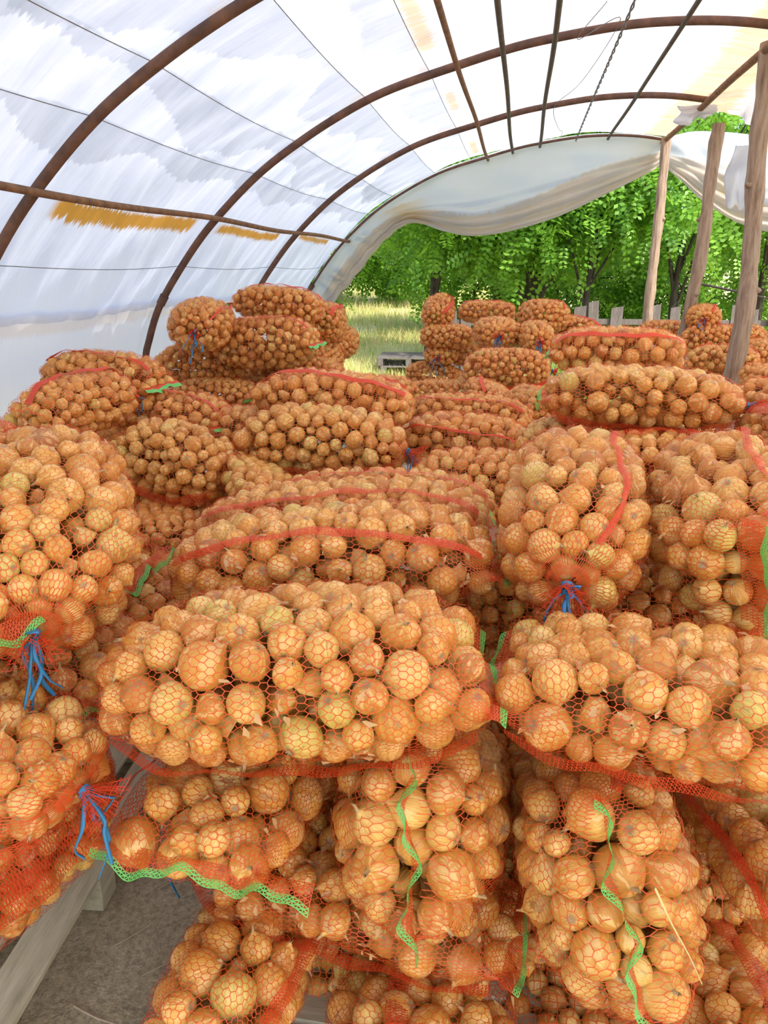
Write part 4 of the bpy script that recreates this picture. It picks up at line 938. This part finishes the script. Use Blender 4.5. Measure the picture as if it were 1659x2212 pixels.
def strip_lattice(G, w, diag=True, cols=None):
    """dense open strip of threads on a (nu, nv) grid"""
    nu, nv = G.shape[:2]
    Nn = unit(np.cross(np.gradient(G, axis=0), np.gradient(G, axis=1)))
    A = [G[:-1].reshape(-1, 3), G[:, :-1].reshape(-1, 3)]; B = [G[1:].reshape(-1, 3), G[:, 1:].reshape(-1, 3)]; Na = [Nn[:-1].reshape(-1, 3), Nn[:, :-1].reshape(-1, 3)]
    if diag:
        A.append(G[:-1, :-1].reshape(-1, 3)); B.append(G[1:, 1:].reshape(-1, 3)); Na.append(Nn[:-1, :-1].reshape(-1, 3))
    A, B, Na = map(np.concatenate, (A, B, Na))
    return ribbons(A, B, Na, w)

def merge(parts):
    V, F, k = [], [], 0
    for v, f in parts:
        V.append(v); F.append(f + k); k += len(v)
    return np.concatenate(V), np.concatenate(F)

sack_info = {}
near_pool = []
for key, (x, y, z, L_, A_, B_, yaw, tilt, roll, bend) in SACKS.items():
    label, short, hem, tie, seams, r0, r1 = META[key]
    g = np.random.default_rng(abs(hash(key)) % 1 + sum(ord(c) * (i + 3) * 7 for i, c in enumerate(key)))
    pos = np.array([x, y, z]); R = rot_sack(yaw, tilt, roll); dist = np.linalg.norm(pos - EYE)
    level = 2 if key[0] in 'GK' or key in ('F15', 'F17', 'F22', 'F24', 'F25', 'F18', 'F19', 'F20', 'F21', 'L14', 'L15') else 0 if dist < 2.35 else 1 if dist < 3.3 else 2
    root = obj('onion_sack', None); root.location = pos
    root.rotation_mode = 'QUATERNION'; root.rotation_quaternion = Matrix(R.tolist()).to_quaternion()
    tag(root, label, 'sack', 'orange net sacks of onions' if key[0] != 'K' else 'lower layers of the sack piles')
    P, r, depth = pack(L_, A_, B_, bend, r0, r1, g)
    keep = depth < r * (1.9 if key[0] == 'K' else 3.4 if dist < 3.5 or key[0] in 'MP' else 2.9)
    P, r, depth = P[keep], r[keep], depth[keep]
    n = len(P)
    Rm = rand_rot(n, g); sq = g.uniform(.84, 1.06, n); tint = np.clip(g.normal(.46, .20, n), .06, 1.0); tint[g.random(n) < .05] = .02
    down = R.T @ np.array([0, 0, -1.0])
    sack_info[key] = dict(P=P, r=r, depth=depth, Rm=Rm, sq=sq, tint=tint, R=R, pos=pos, dims=(L_, A_, B_, bend), level=level, root=root, short=short, dist=dist)
    # ---- net
    if level < 2:
        cell_i, cell_j = (.0082, .0132) if level == 0 else (.0108, .0168)
        ni = int((2 * PI * math.sqrt((A_**2 + B_**2) / 2)) / cell_i / 2) * 2; nj = int(L_ * 1.12 / cell_j)
        I, J = np.meshgrid(np.arange(ni), np.arange(nj), indexing='ij')
        U = (J + .20 * np.where((I + J) % 2 == 0, 1, -1) + g.uniform(-.14, .14, I.shape)) / (nj - 1); U = np.clip(U, 0, 1)
    else:
        ni, nj = (30, 18) if key[0] == 'K' else (44, 28) if dist > 5 else (56, 34)
        I, J = np.meshgrid(np.arange(ni), np.arange(nj), indexing='ij'); U = J / (nj - 1)
    T = U * .45 + .55 * (1 - np.cos(PI * U)) / 2
    TH = 2 * PI * (I + (g.uniform(-.15, .15, I.shape) if level < 2 else 0)) / ni + 0.05 * np.sin(T * 9)
    G = surf(L_, A_, B_, bend, T, TH); Nn = grid_normals(G)
    off = drape(G.reshape(-1, 3), Nn.reshape(-1, 3), P, r * 1.05, .012, .0022 if level < 2 else .003).reshape(ni, nj)
    for _ in range(7 if level < 2 else 2):      # taut threads bridge the hollows
        sm = (np.roll(off, 1, 0) + np.roll(off, -1, 0)) / 2; sm[:, 1:-1] = (sm[:, 1:-1] * 2 + off[:, :-2] + off[:, 2:]) / 4
        off = np.maximum(off, sm)
    ends = np.clip(np.minimum(T / .012, (1 - T) / .04), 0, 1)
    G = G + Nn * (off * ends)[..., None]
    if level < 2:
        V, F = lattice(G, Nn, .0015 if level == 0 else .0016)
        obj('net', mesh_np('net', V, F, smooth=False), M['net'], root)
    else:
        circ = 2 * PI * math.sqrt((A_**2 + B_**2) / 2)
        UV = np.stack([TH / (2 * PI) * circ, T * L_ * 1.15], -1)
        Gw = np.concatenate([G, G[:1]], 0); UVw = np.concatenate([UV, UV[:1] + [[[circ, 0]]]], 0)
        obj('net', mesh_np('net', Gw.reshape(-1, 3), grid_faces(ni + 1, nj), UVw.reshape(-1, 2)), M['net_shell'], root)
    # ---- side seam: a dense double band standing off the net
    for si, sa in enumerate(seams):
        wide = key in ('F1', 'F2', 'F11'); nu = int(L_ / (.0085 if level < 2 else .03)); nv = 5 if level < 2 else 3
        wid = (.030 if level < 2 else .020) * (1.7 if key in ('L6', 'R6') else 1.5 if wide else .62 if key in ('F3', 'F4') else 1.0)
        tt = np.linspace(.04, .95, nu); th0 = math.radians(sa) + .10 * np.sin(tt * 7 + sa)
        rloc = np.maximum(A_ * prof_sack(tt)[0], .05) * .5 + np.maximum(B_ * prof_sack(tt)[1], .05) * .5
        vv = np.linspace(0, 1, nv)
        tha = th0[:, None] + (vv[None] - .5) * (wid / rloc)[:, None]
        base = surf(L_, A_, B_, bend, tt[:, None] + 0 * tha, tha)
        nrm = unit(base * np.array([.15, 1, 1]) * np.array([1, 1 / A_, 1 / B_]))
        o2 = drape(base.reshape(-1, 3), nrm.reshape(-1, 3), P, r, .010, .004).reshape(nu, nv)
        ker = 9 if level < 2 else 2
        o2 = np.apply_along_axis(lambda a: np.convolve(np.pad(a, ker, mode='edge'), np.ones(2*ker+1) / (2*ker+1), 'valid'), 0, o2)
        lift = .006 + .004 * np.sin(tt * 31 + sa)[:, None] + .010 * vv[None] * (1 + np.sin(tt * 17))[:, None] * .5
        Gs = base + nrm * (np.maximum(o2, -.004) + lift)[..., None] + down * (.010 * vv ** 2)[None, :, None]
        if level < 2:
            V, F = strip_lattice(Gs, .0015)
            obj('side_seam', mesh_np('side_seam', V, F, smooth=False), M['seam'], root)
        else:
            obj('side_seam', mesh_np('side_seam', Gs.reshape(-1, 3), grid_faces(nu, nv)), M['seam'], root)
    # ---- bottom hem: flat flap with a green edging
    if hem:
        nu = int(A_ * 1.7 / (.007 if level < 2 else .02)); nv = 6
        yy_ = np.linspace((-1.32 if key == 'F7' else -.84) * A_, .86 * A_, nu); vv = np.linspace(0, 1, nv)
        wave = (.016 * np.sin(yy_ * 34 + len(key)) + .008 * np.sin(yy_ * 83 + yaw)) * (1 if level < 2 else .4)
        long_ = .034 + .010 * np.sin(yy_ * 21 + roll)
        GX = -L_ / 2 + .012 - vv[None] * long_[:, None]; GZ = -bend + wave[:, None] * vv[None] ** .8
        GZ = -bend + wave[:, None] * vv[None] ** .8
        if key == 'F4': GX = -L_ / 2 + .008 - vv[None] * .016 + 0 * GZ; GZ = -bend + wave[:, None] * .3 + vv[None] * .055
        Gh = np.stack([GX, yy_[:, None] + 0 * GX, GZ], -1) + down * (.022 * vv ** 2)[None, :, None]
        if level < 2:
            V, F = strip_lattice(Gh[:, :5], .0015); fl = obj('hem_flap', mesh_np('hem_flap', V, F, smooth=False), M['net'], root)
            c = Gh[:, 4:]; out = unit(c[:, 1] - c[:, 0])
            ew = .036 if key == 'F4' else .014; en = 7 if key == 'F4' else 3
            edge = c[:, :1] + out[:, None] * np.linspace(0, ew, en)[None, :, None]
            V, F = strip_lattice(edge, .0019)
            obj('hem_edging', mesh_np('hem_edging', V, F, smooth=False), M['green'], fl)['label'] = 'green knitted edging'
        else:
            fl = obj('hem_flap', mesh_np('hem_flap', Gh[:, :4].reshape(-1, 3), grid_faces(nu, 4)), M['seam'], root)
            obj('hem_edging', mesh_np('hem_edging', Gh[:, 3:].reshape(-1, 3), grid_faces(nu, 3)), M['green'], fl)['label'] = 'green knitted edging'
    # ---- gathered mouth with blue twine
    if tie:
        e0 = np.array([L_ / 2 - .006, 0, -bend]); ax = unit(np.array([1.0, 0, 0]) + down * .35)
        sd = unit(np.cross(ax, [0.1, .3, 1.0])); up_ = np.cross(sd, ax)
        a = np.linspace(0, 2 * PI, 45)[:-1]; tv = np.linspace(0, 1, 7)
        msz = 1.0 if level < 2 else .6
        rad = msz * (.010 + .038 * tv[None] ** 1.3) * (1 + .40 * np.sin(a * 7)[:, None] * tv[None])
        Gt = e0 + (tv * .070 * msz)[None, :, None] * ax + rad[..., None] * (np.cos(a)[:, None, None] * sd + np.sin(a)[:, None, None] * up_)
        if level < 2:
            V, F = lattice(Gt, unit(Gt - e0), .0015); V2, F2 = strip_lattice(Gt, .0012, False)
            V, F = merge([(V, F), (V2, F2)])
            gm = obj('gathered_mouth', mesh_np('gathered_mouth', V, F, smooth=False), M['seam'], root)
        else:
            gm = obj('gathered_mouth', mesh_np('gathered_mouth', Gt.reshape(-1, 3), grid_faces(44, 7, True)), M['seam'], root)
        an = np.linspace(0, 2 * PI * 2.5, 40)
        ring = e0 + ax * .008 + (an / 16 * .010)[:, None] * ax + .0125 * (np.cos(an)[:, None] * sd + np.sin(an)[:, None] * up_)
        tw_ = [tube_vf(ring, .0028, 5, False)]
        for k in range(6):
            ln = g.uniform(.06, .13) if k != 3 else .03; dv = unit(ax * .5 + g.normal(0, .35, 3) + down * (.55 if k != 3 else -.6))
            ctrl = [e0 + ax * .012 + dv * .010, e0 + ax * .015 + dv * ln * .4 + g.normal(0, .008, 3), e0 + ax * .012 + dv * ln * .65 + down * ln * .25 + g.normal(0, .012, 3), e0 + ax * .012 + dv * ln * .8 + down * ln * .65 + g.normal(0, .015, 3)]
            tw_.append(tube_vf(catmull(ctrl, 14), .0052 if k % 2 else .0040, 5, False, .3))
        V, F = merge(tw_)
        obj('twine', mesh_np('twine', V, F), M['blue'], gm)['label'] = 'blue twine'

# ------------------------------------------------------------------ which onions stand out: the 300 that show largest become things of their own
def px(P):
    c = (P - EYE) @ CAM
    return 829.5 + 1650 * c[:, 0] / c[:, 2], 1106 - 1650 * c[:, 1] / c[:, 2], c[:, 2]
def inside(info, W):
    L_, A_, B_, bend = info['dims']; q = (W - info['pos']) @ info['R']
    qq, _ = q_of(q, L_, A_, B_, bend)
    return (np.abs(q[:, 0]) < L_ / 2) & (qq < 0.96)
cand = []
for key, s in sack_info.items():
    if s['dist'] > 2.45 or key[0] == 'K': continue
    W = s['P'] @ s['R'].T + s['pos']; u, v, d = px(W); rp = 1650 * s['r'] / d
    ok = (u > -rp * .2) & (u < 1659 + rp * .2) & (v > 0) & (v < 2212 + rp * .2) & (s['depth'] < s['r'] * 2.2)
    idx = np.nonzero(ok)[0]
    if not len(idx): continue
    Wd = unit(W - EYE); dd = np.linalg.norm(W - EYE, axis=1)
    for i in idx:        # not covered by a nearer onion of the same sack
        k = np.nonzero((dd < dd[i] - s['r'][i] * .4))[0]
        along = (W[k] - EYE) @ Wd[i]; perp = np.linalg.norm(W[k] - EYE - along[:, None] * Wd[i], axis=1)
        cover = np.clip((s['r'][k] + s['r'][i] - perp) / (2 * s['r'][i]), 0, 1)
        vis = 1 - min(1.0, float((cover ** 1.5).sum()))
        if vis > .18: cand.append([rp[i] * math.sqrt(vis), key, int(i), W[i], u[i], v[i]])
if cand:
    Pc = np.array([c[3] for c in cand]); tgrid = np.linspace(.35, .97, 40)
    blocked = np.zeros(len(cand), bool)
    for key, s in sack_info.items():
        mine = np.array([c[1] == key for c in cand])
        for t in tgrid:
            sel = np.nonzero(~mine & ~blocked)[0]
            blocked[sel] |= inside(s, EYE + (Pc[sel] - EYE) * t)
    cand = [c for c, b_ in zip(cand, blocked) if not b_]
cand.sort(key=lambda c: -c[0])
chosen = cand[:300]

# shared bulb meshes with uneven shoulders, dry necks and root tufts
bulbs, necks, roots = [], [], []
for k in range(8):
    g = np.random.default_rng(40 + k)
    V, F, UV = bulb_template(24, 17); V = V.copy()
    a = np.arctan2(V[:, 1], V[:, 0])
    f = 1 + .035 * np.sin(a * 2 + k) * (1 - np.abs(V[:, 2]) * .7) + .02 * np.sin(a * 3 + 2 * k) + .012 * np.sin(a * 9 + k + V[:, 2] * 2)
    V[:, :2] *= f[:, None]; V[:, 2] *= g.uniform(.84, 1.06)
    bulbs.append(mesh_np('bulb', V * .98, F, UV))
    top = V[:, 2].max() * .93
    nu, nv = 9, 6; aa = np.linspace(0, 2 * PI, nu); t = np.linspace(0, 1, nv)
    rr = (.10 - .04 * t[None]) * (1 + .45 * np.sin(aa * 3 + k)[:, None] * t[None])
    h = .34 * t[None] * (1 + .35 * np.sin(aa * 2 + k)[:, None] * t[None])
    bend_ = .16 * t[None] ** 2
    necks.append(mesh_np('neck', np.stack([rr * np.cos(aa + k)[:, None] + bend_, rr * np.sin(aa + k)[:, None], top - .06 + h], -1).reshape(-1, 3), grid_faces(nu, nv)))
    nr = 22; aa = g.random(nr) * 2 * PI; l = g.uniform(.10, .24, nr); z0 = V[:, 2].min()
    A0 = np.stack([.05 * np.cos(aa), .05 * np.sin(aa), np.full(nr, z0 + .02)], -1); B0 = A0 + np.stack([l * np.cos(aa), l * np.sin(aa), -.02 - .08 * g.random(nr)], -1)
    Vr, Fr = ribbons(A0, B0, np.tile([0, 0, 1.0], (nr, 1)), .022)
    roots.append(mesh_np('root_tuft', Vr, Fr, smooth=False))
for lst, mt in ((bulbs, 'onion'), (necks, 'dry'), (roots, 'root')):
    for me in lst: me.materials.append(M[mt])

by_sack = {}
for c in chosen: by_sack.setdefault(c[1], []).append(c)
def third(vals, v):
    lo, hi = min(vals), max(vals); f = (v - lo) / max(hi - lo, 1e-6)
    return 0 if f < .34 else 1 if f < .67 else 2
for key, cs in by_sack.items():
    s = sack_info[key]; us = [c[4] for c in cs]; vs_ = [c[5] for c in cs]; rs = sorted(s['r'][c[2]] for c in cs)
    used = {}
    for c in cs:
        i = c[2]; r = float(s['r'][i]); t = float(s['tint'][i])
        size = 'Small' if r <= rs[int(len(rs) * .33)] else 'Large' if r > rs[int(len(rs) * .72)] else 'Middling'
        colour = 'greenish yellow' if t < .04 else 'pale golden' if t < .34 else 'golden orange' if t < .58 else 'coppery brown'
        fu = (c[4] - min(us)) / max(max(us) - min(us), 1e-6); fv = (c[5] - min(vs_)) / max(max(vs_) - min(vs_), 1e-6)
        where = ['top', 'upper', 'middle', 'lower', 'bottom'][min(4, int(fv * 5))] + ' ' + ['far left', 'left', 'centre', 'right', 'far right'][min(4, int(fu * 5))]
        where = {'middle centre': 'middle'}.get(where, where)
        lab = '%s %s onion, %s of %s' % (size, colour, where, s['short'])
        k = (key * 7 if isinstance(key, int) else i) % 8
        o = bpy.data.objects.new('onion', bulbs[k]); col.objects.link(o)
        o.location = Vector(c[3]); o.scale = (r, r, r)
        o.rotation_mode = 'QUATERNION'; o.rotation_quaternion = Matrix((s['R'] @ s['Rm'][i]).tolist()).to_quaternion()
        o['tint'] = t
        tag(o, lab, 'onion', 'onions in ' + s['short'])
        nk = bpy.data.objects.new('neck', necks[k]); col.objects.link(nk); nk.parent = o
        rt = bpy.data.objects.new('root_tuft', roots[k]); col.objects.link(rt); rt.parent = o
        used.setdefault(lab, []).append((c[4], o))
    for lab, os_ in used.items():
        if len(os_) > 1:
            os_.sort(key=lambda q: q[0])
            for j_, (_, o) in enumerate(os_):
                o['label'] = lab + (', left one' if j_ == 0 else ', right one' if j_ == len(os_) - 1 else ', middle one')
# the rest of each sack's onions, too many or too small to pick apart
n_tri = 0
for key, s in sack_info.items():
    out = np.ones(len(s['P']), bool)
    for c in by_sack.get(key, []): out[c[2]] = False
    near = out & (s['depth'] < s['r'] * (2.2 if s['level'] < 2 else 1.8)); deep = out & ~near
    clouds = [onion_cloud(s['P'][w_], s['r'][w_], s['Rm'][w_], s['sq'][w_], s['tint'][w_], lod) for w_, lod in ((near, 3 if key[0] == 'K' else 4 if s['dist'] > 4.3 else s['level']), (deep, 3)) if w_.any()]
    V, F = merge([(c[0], c[1]) for c in clouds])
    me = mesh_np('onion_fill', V, F, np.concatenate([c[2] for c in clouds]), {'tint': np.concatenate([c[3] for c in clouds])})
    n_tri += 2 * len(F)
    o = obj('onion_fill', me, M['onion_fill'], s['root']); o['kind'] = 'stuff'; o['label'] = 'onions packed inside the net'

# ------------------------------------------------------------------ loose papery skins caught in and on the nets
g = np.random.default_rng(99); FV, FF, k = [], [], 0
for key, s in sack_info.items():
    if s['dist'] > 2.6 or key[0] == 'K': continue
    L_, A_, B_, bend = s['dims']; n = 130
    t = g.uniform(.08, .92, n); th = g.random(n) * 2 * PI
    p = surf(L_, A_, B_, bend, t, th); nr = unit(p * np.array([.15, 1 / A_, 1 / B_]))
    off = drape(p, nr, s['P'], s['r'], .012, .001)
    p = (p + nr * off[:, None]) @ s['R'].T + s['pos']; nr = nr @ s['R'].T
    a = unit(np.cross(nr, g.normal(size=(n, 3)))); b_ = np.cross(nr, a)
    ln = g.uniform(.004, .016, n)[:, None]; wd = ln * g.uniform(.4, .8, (n, 1)); cu = ln * g.uniform(.1, .5, (n, 1))
    j1, j2 = g.uniform(-.7, .7, (2, n, 1)); V = np.stack([p - a * ln, p + a * ln * j1 - b_ * wd + nr * cu, p + a * ln + nr * cu * .5, p + a * ln * j2 + b_ * wd * .5 + nr * cu * .3], 1).reshape(-1, 3)
    FV.append(V); FF.append(np.arange(len(V)).reshape(-1, 4) + k); k += len(V)
tag(obj('onion_skin_flakes', mesh_np('onion_skin_flakes', np.concatenate(FV), np.concatenate(FF), smooth=False), M['flake']), 'loose papery onion skin flakes caught in the nets', 'onion skin', None, 'stuff')

# ------------------------------------------------------------------ straws, twigs, litter
tag(tube('straw', catmull([(0.278, 1.118, 0.937), (0.310, 1.105, 0.877), (0.345, 1.105, 0.815), (0.374, 1.105, 0.755)], 16), np.linspace(.0035, .002, 16), M['straw'], None, 6, .5), 'yellow straw leaning on the large hemmed sack at lower right', 'straw')
tw_labels = ['pale broken twig lying on the bare floor at bottom left', 'thin crossing stalk on the bare floor near the pallet', 'long dry stalk on the bare floor, highest in the photo', 'short dry stalk beside the front pile on the floor']
for k, (a, b_) in enumerate([((-1.12, 1.43), (-.98, 1.40)), ((-1.12, 1.62), (-1.0, 1.80)), ((-1.08, 1.86), (-.95, 2.05)), ((-.98, 1.55), (-.86, 1.70))]):
    mid = ((a[0] + b_[0]) / 2 + .01, (a[1] + b_[1]) / 2 - .01)
    tag(tube('dry_stalk', catmull([(a[0], a[1], .004), (mid[0], mid[1], .008), (b_[0], b_[1], .004)], 8), .0022 if k else .003, M['twig'], None, 5), tw_labels[k], 'twig', 'dry stalks on the floor')
n = 900
p = np.stack([g.uniform(-1.5, .0, n), g.uniform(.9, 3.0, n), np.full(n, .002)], -1); a = g.random(n) * 2 * PI; ln = g.exponential(.018, n) + .003
d = np.stack([np.cos(a), np.sin(a), 0 * a], -1)
V, F = ribbons(p - d * ln[:, None], p + d * ln[:, None] + np.array([0, 0, .003]), np.tile([0, 0, 1.0], (n, 1)), g.uniform(.0008, .0030, n))
tag(obj('floor_litter', mesh_np('floor_litter', V, F, smooth=False), M['twig']), 'fine straw and skin litter on the bare floor', 'litter', None, 'stuff')
tag(tube('twine_end', catmull([(-0.93, 1.36, .02), (-0.89, 1.36, .05), (-0.83, 1.37, .06)], 8), .005, M['blue'], None, 5, .5), 'short blue twine end on the floor beside the lowest front sack', 'twine')
